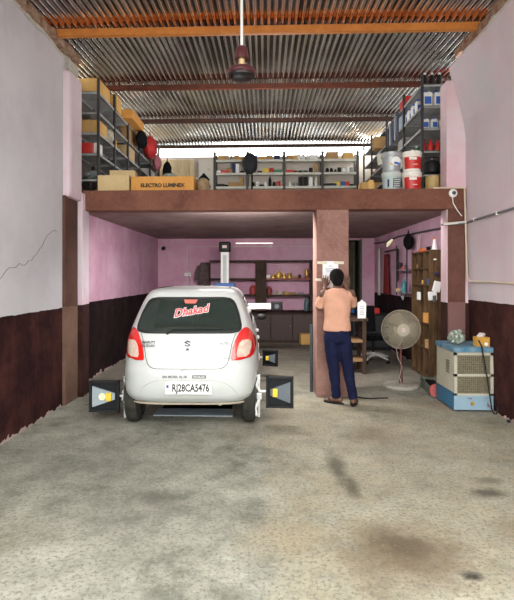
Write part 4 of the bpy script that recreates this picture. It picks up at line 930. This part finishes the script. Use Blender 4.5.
# ---------------------------------------------------------------- loft : racks
LZ=2.745
def rack(name,label,x0,x1,ys,zs,open_x,pm,sm,top,ps=.035):
    t=thing(name,label,'storage rack',(x0,ys[0],LZ))
    for y in ys:
        for xx in (x0,x1):
            q=xx-x0; MB().bb(q-ps/2,q+ps/2,y-ys[0]-ps/2,y-ys[0]+ps/2,0,min(top,roof_z(y)-.10)-LZ,.002).build('post',pm,t)
    for z in zs:
        for ya,yb in zip(ys,ys[1:]):
            b=MB(); b.bb(0,x1-x0,ya-ys[0],yb-ys[0],z-LZ-.008,z-LZ); 
            for xx in (0,x1-x0): b.bb(xx-.004,xx+.004,ya-ys[0],yb-ys[0],z-LZ-.035,z-LZ)
            b.bb(0,x1-x0,ya-ys[0],ya-ys[0]+.006,z-LZ-.035,z-LZ); b.build('shelf',sm,t)
    return t
LY=[6.92,7.66,8.42,9.2,10.05,10.9]; LZS=[2.99,3.36,3.66,3.95,4.24]
rack('storage_rack','long grey steel shelving rack along the left side of the loft',-2.72,-2.38,LY,LZS,1,rack_post_m,rack_shelf_m,4.5)
RY=[6.95,7.85,8.95,10.2,11.0]; RZS=[3.03,3.36,3.68,3.99,4.29]
rack('storage_rack','long grey steel shelving rack along the right side of the loft',2.20,2.68,RY,RZS,-1,rack_post_m,rack_shelf_m,4.5)
# back rack along X
t=thing('storage_rack','cream steel shelving rack across the back wall of the loft','storage rack',(-1.22,11.85,LZ))
bx=[0,.79,1.68,2.60,3.44]
for x in bx:
    for y in (0,.34): MB().bb(x-.03,x+.03,y-.02,y+.02,0,4.60-LZ,.002).build('post',mat('post_dark',(.06,.055,.05),.5,.2),t)
BZ=[3.42,3.77,4.10,4.42]
for z in BZ:
    for xa,xb in zip(bx,bx[1:]):
        b=MB(); b.bb(xa+.02,xb-.02,0,.34,z-LZ-.01,z-LZ); b.bb(xa+.02,xb-.02,-.006,0,z-LZ-.055,z-LZ); b.build('shelf',cream_shelf,t)
MB().bb(0,3.44,.35,.36,.5,1.75).build('back_sheet',mat('rack_back',(.62,.56,.50),.8),t)

# boxes helper
def carton_box(cx,cy,z,w,d,h,mm,label,rz=0,txt=None,group=None,tapec=None,name='cardboard_box'):
    t=thing(name,label,'box',(cx,cy,z),rz,group)
    MB().box((0,0,h/2),(w,d,h),None,.003).build('carton',mm,t)
    MB().box((0,0,h+.0005),(w*.12 if w<d else w*1.001,d*1.001 if w<d else d*.12,.001)).build('tape',tapec or tape,t)
    if txt: text('print',txt,min(h*.32,w/len(txt)*1.3),(0,-d/2-.0015,h*.42),mat('print_dark',(.03,.02,.015),.7),t,off=.004)
    return t
# front row on the slab edge
carton_box(-2.08,6.78,LZ,.43,.28,.235,carton_p,'pale tan carton at the left end of the loft edge',.02)
carton_box(-1.40,6.78,LZ,.86,.28,.215,carton_o,'long orange carton with black printed letters on the loft edge',0,'ELECTRO LUMINEX')
carton_box(-2.06,7.10,LZ,.36,.3,.37,carton_p,'open pale carton behind the left carton of the loft edge',.1)
carton_box(-1.45,7.2,LZ,.80,.35,.26,carton_y,'long tan carton hidden behind the printed orange carton')
# clear wrap & pipes on top of the orange carton
tag(MB().tube([(-1.95,6.85,2.975),(-1.6,6.85,2.985),(-1.1,6.84,2.982),(-.93,6.86,2.965)],[.016,.018,.016,.01],8).build('pipe_bundle',mat('pipe_grey',(.45,.47,.45),.4),smooth=True),'grey pipe wrapped in plastic lying on the printed orange carton','pipe')
tag(MB().sph((-1.33,6.8,3.0),.06,14,(1.8,1,.55)).jitter(.006).build('plastic_bag',mat('clear_bag',(0,0,0)),smooth=True),'small crumpled clear plastic bag on the printed orange carton','bag')
t=thing('sack','brown sack leaning at the right end of the printed orange carton','sack',(-.87,6.9,LZ)); b=MB(); b.sph((0,0,.12),.12,14,(.8,.8,1.1)); b.jitter(.01); b.build('sack_body',mat('sack_brown',(.22,.15,.08),.9,col2=(.35,.25,.14),scale=12),t,smooth=True); MB().tube([(-.06,0,.22),(0,-.02,.27),(.08,0,.20)],[.02,.04,.02],8).build('neck',black_m,t,smooth=True)
# left rack contents
def L(y0,y1,z,h,mm,label,x0=-2.70,x1=-2.40,rz=0,txt=None,tp=None): return carton_box((x0+x1)/2,(y0+y1)/2,z+.001,x1-x0,y1-y0,h,mm,label,rz,txt,tapec=tp)
L(7.00,7.50,4.24,.22,carton_y,'tan carton on the top shelf, near end of the left loft rack')
L(7.72,7.98,4.24,.24,carton_y,'upright tan carton on the top shelf in the second bay of the left loft rack',x0=-2.62,x1=-2.36)
L(8.12,8.9,4.24,.15,carton_o,'long orange carton sticking out of the top shelf of the left loft rack',x0=-2.62,x1=-2.22)
L(7.00,7.35,3.66,.20,carton_y,'tan carton on the middle shelf, near end of the left loft rack')
L(8.5,9.1,3.95,.28,carton,'brown carton on the fourth shelf of the left loft rack beside the hanging black bag')
L(8.5,8.95,3.66,.24,carton_p,'pale carton on the middle shelf in the third bay of the left loft rack')
L(7.0,7.25,3.36,.17,red_p,'red carton on the second shelf at the near end of the left loft rack',x1=-2.50)
L(7.05,7.25,3.36,.18,white_p,'white carton beside the red carton on the left loft rack',x0=-2.495,x1=-2.43)
L(7.72,7.86,3.66,.13,carton_o,'little orange box on the middle shelf behind the white sack of the left loft rack',x0=-2.5,x1=-2.40)
L(9.3,9.7,3.36,.15,carton,'brown carton far along the second shelf of the left loft rack')
L(9.3,9.9,4.24,.12,carton,'flat brown carton far along the top shelf of the left loft rack')
L(10.1,10.6,3.66,.18,mat('carton_white',(.55,.52,.50),.7),'whitish carton at the far end of the left loft rack')
tag(MB().crumple((0,0,.12),.15,(.9,1.5,.85),.22).build('plastic_bag',mat('white_sack',(.50,.47,.38),.6,col2=(.34,.31,.24),scale=9),loc=(-2.50,7.60,3.66)),'large whitish plastic sack on the middle shelf of the left loft rack','bag')
tag(MB().crumple((0,0,.08),.12,(1.1,1.2,.75),.22).build('plastic_bag',mat('grey_bag',(.30,.33,.34),.4,col2=(.12,.14,.16),scale=10),loc=(-2.55,7.2,2.99)),'grey plastic bag on the lowest shelf, near end of the left loft rack','bag')
tag(MB().crumple((0,0,.10),.18,(.8,2.2,.6),.22).build('plastic_bag',mat('bluish_wrap',(.06,.13,.20),.3,col2=(.18,.26,.32),scale=8),loc=(-2.5,8.9,2.99)),'blue plastic wrapped bundle on the lowest shelf of the left loft rack','bag')
tag(MB().crumple((0,0,.08),.14,(.8,2.2,.7),.22).build('plastic_bag',mat('bluish_wrap',(0,0,0)),loc=(-2.5,9.6,3.0)),'far blue plastic bundle on the lowest shelf of the left loft rack','bag')
tag(MB().crumple((0,0,.06),.11,(.9,1.6,.7),.22).build('plastic_bag',mat('navy_wrap',(.02,.03,.08),.4),loc=(-2.22,7.9,LZ+.42)) if False else small('flatbox',-2.5,7.95,2.991,dark_blue,1.4),'dark blue box on the lowest shelf in the second bay of the left loft rack','box')
t=thing('yellow_parcel','yellow plastic parcel beside the left loft rack above the cartons','parcel',(-2.22,8.15,LZ+.30)); MB().sph((0,0,.09),.10,10,(1.1,.8,.8)).jitter(.02).build('wrap',yellow_p,t)
carton_box(-2.20,8.15,LZ,.26,.4,.29,carton,'brown carton on the loft floor carrying the yellow parcel')
def hang(nm,l,c,loc,s,mm):
    t=thing(nm,l,c,loc); b=MB(); b.sph((0,0,0),.16,18,s); b.jitter(.010); b.build('bag',mm,t,smooth=True); MB().tube([(0,-.05,.16*s[2]*.8),(0,0,.16*s[2]+.09),(0,.05,.16*s[2]*.8)],.008,6).build('strap',mm,t); return t
hang('hanging_bag','black bag hanging on the outside of the left loft rack beside the red one','bag',(-2.25,8.85,3.98+.10),(.6,1.3,.95),black_m)
hang('hanging_bag','bright red bag hanging from the left loft rack','bag',(-2.19,9.25,4.05),(.85,1.2,1.30),mat('red_cloth_bag',(.50,.015,.02),.7,col2=(.28,.01,.01),scale=10))
hang('hanging_bag','small dull pink bag hanging further along the left loft rack','bag',(-2.24,10.1,3.95),(.5,1.0,1.0),mat('pink_bag',(.40,.12,.16),.7))
hang('hanging_bag','black and dark bundle at the far end of the left loft rack','bag',(-2.16,10.75,3.9),(.6,.8,1.4),black_m)
ORD=['near','second','third','fourth','far']
dk=[mat('clutter_dark',(.03,.03,.035),.7,col2=(.09,.08,.08),scale=14),mat('clutter_brown',(.16,.09,.045),.8,col2=(.25,.15,.08),scale=8),mat('clutter_grey',(.20,.21,.22),.6,col2=(.08,.08,.09),scale=12)]
random.seed(31)
for side,xs,ysv,zsv in (('left',-2.56,LY,{3.95:'fourth',3.36:'second'}),('right',2.42,RY,{3.68:'middle',3.03:'lowest'})):
    for b_ in range(1,len(ysv)-1):
        for z,zn in zsv.items():
            y=(ysv[b_]+ysv[b_+1])/2+.18; k=random.randrange(3)
            bb_=MB().crumple((0,0,.09),.12,(.95,1.3,.8),.10) if k==0 else MB().box((0,0,.10),(.24,.24,.20),(0,0,random.uniform(-.15,.15)),.006)
            tag(bb_.build('dark_bundle' if k==0 else 'parts_carton',dk[k],loc=(xs,y,z+.012)),['dark wrapped bundle','worn brown carton','grey parts carton'][k]+' on the %s shelf, %s bay, of the %s loft rack'%(zn,ORD[b_],side),'bundle' if k==0 else 'box')
# planks and cabinet at the back left
for k in range(7):
    x=-2.55+k*.131
    tag(MB().box((x,12.1-.0,3.72),(.125,.025,1.55),(-.06,-.10,0),.002).build('plank',mat('plank_tan%d'%(k%2),(.56,.44,.27) if k%2 else (.62,.49,.31),.8,col2=(.46,.35,.20),scale=5,stretch=(4,1,.5))),'tan plywood plank leaning on the back wall of the loft left of the cabinet','plank','leaning plywood planks')
t=thing('metal_cabinet','cream metal cabinet at the back of the loft between the planks and the cream rack','cabinet',(-1.42,11.9,LZ)); MB().bb(-.20,.17,0,.3,0,1.72,.008).build('body',mat('cabinet_cream',(.62,.58,.50),.6),t); d=MB().bb(-.19,.16,-.012,0,.05,1.69,.004).build('door',mat('cabinet_cream',(0,0,0)),t); MB().lathe([(.035,0),(.035,-.02)],(.05,-.012,1.45),18,'Y').build('lock',mat('lock_pale',(.5,.48,.42),.5),d)
for k in range(3): MB().bb(.03+k*.03,.04+k*.03,-.016,-.012,1.0,1.08).build('vent_slot',black_plastic,d)
# back rack items: procedurally placed by bay and shelf
random.seed(21)
BN=['first bay','second bay','third bay','last bay']; SN={3.77:'bottom shelf',4.10:'middle shelf',4.42:'top shelf'}
plan={(0,4.42):['box:cy','box:c','jar:gr','box:c','flatbox:or'],(1,4.42):['box:bl','flatbox:or','box:c','box:db'],(2,4.42):['box:c','box:cy','can:w','can:w','jar:w','box:w','jar:w'],
(0,4.10):['flatbox:w','flatbox:r','box:c','tallbox:db','tallbox:w','ring:k'],(1,4.10):['tallbox:c','ring:k','box:y','can:r','flatbox:g'],(2,4.10):['flatbox:r','ring:k','ring:k','ring:k','can:k','tallbox:c'],(3,4.10):['jar:k','jar:k','gear:k','can:k','jar:w','can:w','can:gr'],
(0,3.77):['flatbox:k','ring:k','box:c','box:c','tallbox:c'],(1,3.77):['jar:k','can:w','ring:k','jar:w','spray:k','jar:k','can:r'],(2,3.77):['jar:w','jar:gr','tallbox:k','tallbox:k','tallbox:w','spray:w'],(3,3.77):['flatbox:k','flatbox:db','box:y','box:bl','box:r','ring:k']}
cols={'cy':carton_y,'c':carton,'gr':mat('item_grey',(.3,.3,.3),.5),'or':carton_o,'bl':blue_p,'db':dark_blue,'w':white_p,'r':red_p,'k':black_plastic,'y':yellow_p,'g':green_p}
cn={'cy':'tan','c':'brown','gr':'grey','or':'orange','bl':'blue','db':'dark blue','w':'white','r':'red','k':'black','y':'yellow','g':'green'}
kn={'box':'carton','flatbox':'flat box','tallbox':'upright narrow box','jar':'jar','can':'tin can','ring':'bearing ring','gear':'gear part','spray':'spray can','bottle':'bottle'}
protos={}
def item(kind,ck,x,y,z,s,label,group=None):
    key=(kind,ck)
    if key not in protos:
        o=small(kind,x,y,z,cols[ck],1); protos[key]=o
    else: o=protos[key].copy(); C.objects.link(o)
    o.location=(x,y,z); o.scale=(s,s,s)
    if 'group' in o: del o['group']
    return tag(o,label,CAT[kind],group)
for (bay,z),its in plan.items():
    xa,xb=bx[bay]-1.22+.08,bx[bay+1]-1.22-.08
    cnt={}; seen={}
    for it in its: cnt[it]=cnt.get(it,0)+1
    for k,it in enumerate(its):
        kd,ck=it.split(':'); x=xa+(xb-xa)*(k+.5)/len(its)
        seen[it]=seen.get(it,0)+1; od='' if cnt[it]==1 else (['left ','right '] if cnt[it]==2 else ['leftmost ','second ','third '])[seen[it]-1]
        lb='%s%s %s on the %s, %s, of the back loft rack'%(od,cn[ck],kn[kd],SN[z],BN[bay])
        item(kd,ck,x,11.95,z+.001,1.1 if kd in('box','flatbox') else 1.3,lb,'parts on the back loft rack')
carton_box(1.62,12.0,4.421,.28,.28,.17,carton,'larger brown carton on the top shelf of the rightmost bay of the back loft rack')
carton_box(2.0,12.0,4.421,.24,.26,.15,carton_y,'big tan carton on top at the right end of the back loft rack')
t=thing('hanging_bag','large round black bag hanging in front of the back loft rack','bag',(-.36,11.55,4.25)); b=MB(); b.sph((0,0,0),.2,20,(.92,.5,1.25)); b.jitter(.008); b.build('bag',mat('black_bag',(.008,.009,.014),.7),t,smooth=True); MB().tube([(-.03,0,.2),(0,0,.42),(.03,0,.2)],.010,6).build('strap',black_m,t); MB().cyl((.05,.05,-.22),(.05,.05,-1.5),.018).build('pole',black_m,t)
# right rack contents
def jug(loc,mm,lab,label,s=1,group=None):
    t=thing('oil_jug',label,'jug',loc,0,group); b=MB(); b.box((0,0,.10*s),(.13*s,.10*s,.20*s),None,.02*s,3); b.build('jug_body',mm,t,smooth=True); MB().cyl((-.03*s,0,.2*s),(-.03*s,0,.235*s),.02*s).build('cap',lab,t); MB().box((0,-.051*s,.09*s),(.09*s,.002,.10*s)).build('jug_label',lab,t); MB().tube([(.0,0,.19*s),(.03*s,0,.225*s),(.05*s,0,.19*s)],.009*s,6).build('handle',mm,t); return t
def bottle2(loc,mm,capm,label,s=1,group=None):
    t=thing('oil_bottle',label,'bottle',loc,0,group); MB().lathe([(.040*s,0),(.043*s,.01*s),(.043*s,.13*s),(.02*s,.165*s),(.018*s,.19*s)],(0,0,0),16).build('bottle_body',mm,t,smooth=True); MB().cyl((0,0,.185*s),(0,0,.215*s),.02*s).build('cap',capm,t); return t
for k in range(3): bottle2((2.27+k*.10,7.05,4.291),black_plastic,white_p,'dark bottle with pale cap on the top shelf of the right loft rack',.9,'dark bottles on the top right rack shelf')
jug((2.30,7.06,3.991),white_p,label_blue,'left white oil jug with blue label on the fourth shelf of the right loft rack',1.05)
jug((2.46,7.06,3.991),white_p,label_blue,'right white oil jug with blue label on the fourth shelf of the right loft rack',1.05)
for k in range(4): jug((2.29,7.35+k*.2,3.991),white_p,label_blue,'white oil jug in the row going back, fourth shelf, right loft rack',.95,'white jugs going back on the right rack')
for k in range(3): jug((2.28+k*.125,7.06,3.681),white_p,label_blue,'small white jug with blue print on the middle shelf of the right loft rack',.72,'small white jugs on the middle right rack shelf')
for k in range(4): bottle2((2.25+k*.10,7.05,3.361),red_p,mat('dark_red',(.25,.02,.01),.5),'red bottle on the second shelf of the right loft rack',.85,'red bottles on the second right rack shelf')
for k in range(3): bottle2((2.28,7.45+k*.22,3.361),green_p if k==0 else orange_p,white_p,['green bottle in the first bay on the second shelf of the right loft rack','orange bottle behind the green one on the right loft rack','second orange bottle behind the green one on the right loft rack'][k],.9)
t=thing('black_kettle','big black metal pot on the lowest shelf of the right loft rack','pot',(2.38,7.08,3.031)); MB().lathe([(.08,0),(.12,.04),(.125,.12),(.10,.19),(.03,.22)],(0,0,0),24).build('pot_body',black_plastic,t,smooth=True); MB().tube([(-.11,0,.12),(-.09,0,.26),(.09,0,.26),(.11,0,.12)],.009,6).build('handle',rack_post_m,t); MB().sph((0,0,.235),.018,8).build('knob',steel_grey,t)
t=thing('yellow_tin','old yellow tin drum on the loft floor at the foot of the right rack','tin',(2.30,6.82,LZ)); MB().lathe([(.095,0),(.098,.01),(.095,.02),(.095,.21),(.099,.22),(.09,.225)],(0,0,0),24).build('tin_body',mat('tin_yellow',(.46,.33,.12),.5,col2=(.36,.25,.09),scale=6),t,smooth=True); MB().cyl((0,0,.22),(0,0,.228),.088).build('lid',steel_grey,t)
for (y,z,w,mm,l) in ((8.2,3.99,.22,mat('pale_blue',(.45,.55,.65),.5),'pale blue and white carton in the second bay of the right loft rack'),(8.0,4.29,.16,red_p,'red topped box on the top shelf in the second bay of the right loft rack'),(9.3,3.68,.2,white_p,'white carton in the third bay of the right loft rack'),(9.0,3.36,.18,carton,'brown carton in the third bay on the second shelf of the right loft rack'),(10.5,3.36,.2,carton_y,'tan carton at the far end of the right loft rack'),(8.1,3.68,.15,_m['item_grey'],'grey carton in the second bay of the right loft rack')):
    carton_box(2.34,y,z+.001,.24,.32,w,mm,l)
carton_box(2.05,9.15,3.99+.02,.22,.22,.2,carton,'brown carton sticking out from the right loft rack') if False else carton_box(2.22,9.35,3.991,.34,.22,.22,carton,'brown carton sticking out of the fourth shelf of the right loft rack')
for k,(y,z) in enumerate(((7.95,4.0),(8.45,4.0),(8.1,3.4))): 
    pass
tag(MB().lathe([(.10,0),(.12,.18),(.125,.19),(.12,.20)],(0,0,0),20).build('bucket',mat('bucket_cream',(.55,.52,.44),.5),smooth=True,loc=(2.22,9.3,3.681)),'cream bucket at the edge of the middle shelf of the right loft rack','bucket')
jug((2.16+.10,8.15,3.361),white_p,white_p,'large plain white jerrycan on the second shelf of the right loft rack',1.3)
# tubes hanging on rack side
for k in range(5): tag(MB().cyl((2.155,8.05+k*.16,3.85),(2.155,8.05+k*.16,4.28-.03*k),.018,None,8).build('wiper_pack',mat('pack%d'%(k%2),(.28,.30,.33) if k%2 else (.05,.06,.10),.4)),'long narrow packet hanging on the side of the right loft rack','packet','narrow packets hanging on the right rack')
# buckets
def pail(loc,body_m,lid_m,lab_m,label,txt=None,tm=None,big=1):
    t=thing('paint_bucket',label,'bucket',loc)
    MB().lathe([(.112,0),(.116,.01),(.128,.235),(.124,.24)],(0,0,0),36).build('pail',body_m,t,smooth=True)
    MB().lathe([(.131,.205),(.135,.21),(.135,.262),(.128,.27),(.12,.262)],(0,0,0),36).build('lid',lid_m,t,smooth=True)
    b=MB(); rows=[]
    for z in (.03,.11,.19):
        r=.1135+(.128-.1135)*z/.235+.0025
        rows.append([(r*math.sin(a),-r*math.cos(a),z) for a in [-1.15+2.3*k/16 for k in range(17)]])
    b.grid(rows); o=b.build('wrap_label',lab_m,t,smooth=True)
    MB().tube([(-.136,0,.21),(-.15,-.06,.10),(-.10,-.13,.03),(0,-.155,.01)] if big==2 else [(-.136,0,.23),(-.150,-.02,.20),(-.136,-.03,.17)],.004,5).build('handle',steel_grey,t)
    if txt: text('label_text',txt,.042,(0,-.132,.125),tm or white_p,t,rot=(PI/2-.06,0,0))
    return t
lw=mat('lid_white',(.80,.77,.70),.45); silver_p=mat('pail_silver',(.36,.38,.40),.4,.3); pale_lid=mat('lid_grey_green',(.50,.55,.54),.5)
bxr,by=2.005,6.78
for k,z in enumerate((LZ,LZ+.272)):
    pp=pail((bxr,by,z),lw,lw,red_p,('lower' if k==0 else 'upper')+' white and red paint bucket stacked on the loft edge')
    MB().box((-.02,-.1285,.165),(.10,.004,.035),(-.05,0,0)).build('white_panel',white_p,pp); MB().box((.01,-.1265,.085),(.06,.003,.008),(-.05,0,0)).build('print_line',white_p,pp)
for k,z in enumerate((LZ,LZ+.272)):
    pp=pail((1.735,by+.02,z),silver_p if k else mat('pail_pale',(.42,.50,.50),.5),silver_p if k else pale_lid,silver_p if k else _m['pail_pale'],('lower' if k==0 else 'upper')+' grey bucket of the stack left of the red and white buckets')
    if k:
        MB().cyl((.03,-.120,.135),(.03,-.128,.135),.060,.060,24).build('round_label',white_p,pp); MB().box((.04,-.1295,.105),(.07,.002,.03),(0,.2,0)).build('blue_print',label_blue,pp); MB().box((-.035,-.126,.10),(.025,.002,.03)).build('yellow_print',yellow_p,pp)
    else:
        MB().box((.04,-.1215,.115),(.10,.01,.12)).build('dark_panel',mat('panel_dark',(.08,.09,.10),.5),pp)
        for q in range(4): MB().box((.04,-.1275,.07+q*.028),(.08,.002,.006)).build('print_line',white_p,pp)
        MB().box((-.07,-.112,.11),(.02,.01,.10),(0,0,-.5)).build('blue_print',dark_blue,pp)
tag(small('tallbox',1.47,6.85,LZ,carton_y,1.0),'little tan box on the loft edge left of the grey buckets','box')
carton_box(1.50,7.3,LZ,.2,.25,.22,carton_y,'tan carton on the loft floor behind the grey buckets')
# bare bulb at the back right of the loft
t=thing('light_bulb','glowing white bulb at the right end of the back loft rack','light',(2.36,12.05,4.62)); MB().sph((0,0,0),.045,14).build('bulb',mat('bulb_glow',(1,.98,.92),.4,emit=12),t,smooth=True); MB().cyl((0,0,.04),(0,0,.09),.02).build('holder',black_plastic,t); MB().cyl((0,0,.09),(0,0,.13),.004).build('wire',black_plastic,t)

# ---------------------------------------------------------------- light
w=bpy.data.worlds.new('World'); SC.world=w; w.use_nodes=True; bg=w.node_tree.nodes['Background']; bg.inputs[0].default_value=(.99,1.0,.975,1); bg.inputs[1].default_value=3.2
def sun(e,az,el,ang,colr):
    l=bpy.data.lights.new('sun','SUN'); l.energy=e; l.angle=math.radians(ang); l.color=colr; o=bpy.data.objects.new('sun',l); C.objects.link(o)
    o.rotation_euler=Vector((math.sin(az)*math.cos(el),-math.cos(az)*math.cos(el),math.sin(el))).to_track_quat('Z','Y').to_euler(); return o
# the bulb lights its loft corner; added hidden tubes brighten the shop and loft
def pt(loc,e,r,c=(1,.95,.9)):
    l=bpy.data.lights.new('lamp','POINT'); l.energy=e; l.shadow_soft_size=r; l.color=c; o=bpy.data.objects.new('lamp',l); o.location=loc; C.objects.link(o)
def fill_tube(label,loc,e,nrm):  # unseen fill light in tube form, added to brighten the back rooms
    t=thing('tube_light',label,'light',loc); MB().bb(-.6,.6,-.02,.02,-.02,.0,.003).build('batten',white_p,t) ; MB().cyl((-.58,-.0,-.035 if nrm[2]<0 else .015),(.58,-.0,-.035 if nrm[2]<0 else .015),.013).build('tube',_m['tube_glow'],t)
    l=bpy.data.lights.new('tube','AREA'); l.shape='RECTANGLE'; l.size=1.2; l.size_y=.08; l.energy=e; l.color=(1,.96,.92); o=bpy.data.objects.new('tube',l)
    o.location=Vector(loc)+Vector(nrm).normalized()*.07; o.rotation_euler=(-Vector(nrm)).to_track_quat('Z','Y').to_euler(); C.objects.link(o)
fill_tube('unseen added fill tube under the slab behind the brown beam, left of the column',(-.35,6.80,2.535),65,(0,.5,-1))
fill_tube('unseen added fill tube under the slab behind the brown beam, right of the column',(1.65,6.80,2.535),7,(0,.5,-1))
fill_tube('unseen added fill tube standing on the loft floor behind the cartons',(0,7.3,2.80),36,(0,.45,1))
pt((2.36,11.95,4.60),3,.05)

# ---------------------------------------------------------------- camera
cam=bpy.data.cameras.new('camera'); co=bpy.data.objects.new('camera',cam); C.objects.link(co)
cam.sensor_fit='HORIZONTAL'; cam.sensor_width=36; cam.lens=36*490/514
co.location=(0,0,1.6); co.rotation_euler=(PI/2,0,math.radians(2.0))
cam.shift_x=(257-248)/514; cam.shift_y=-(300-276)/514
cam.clip_start=.05; cam.clip_end=200
SC.camera=co
vs=SC.view_settings; vs.view_transform='Standard'; vs.look='None'; vs.gamma=1; vs.use_curve_mapping=False; vs.exposure=0.95
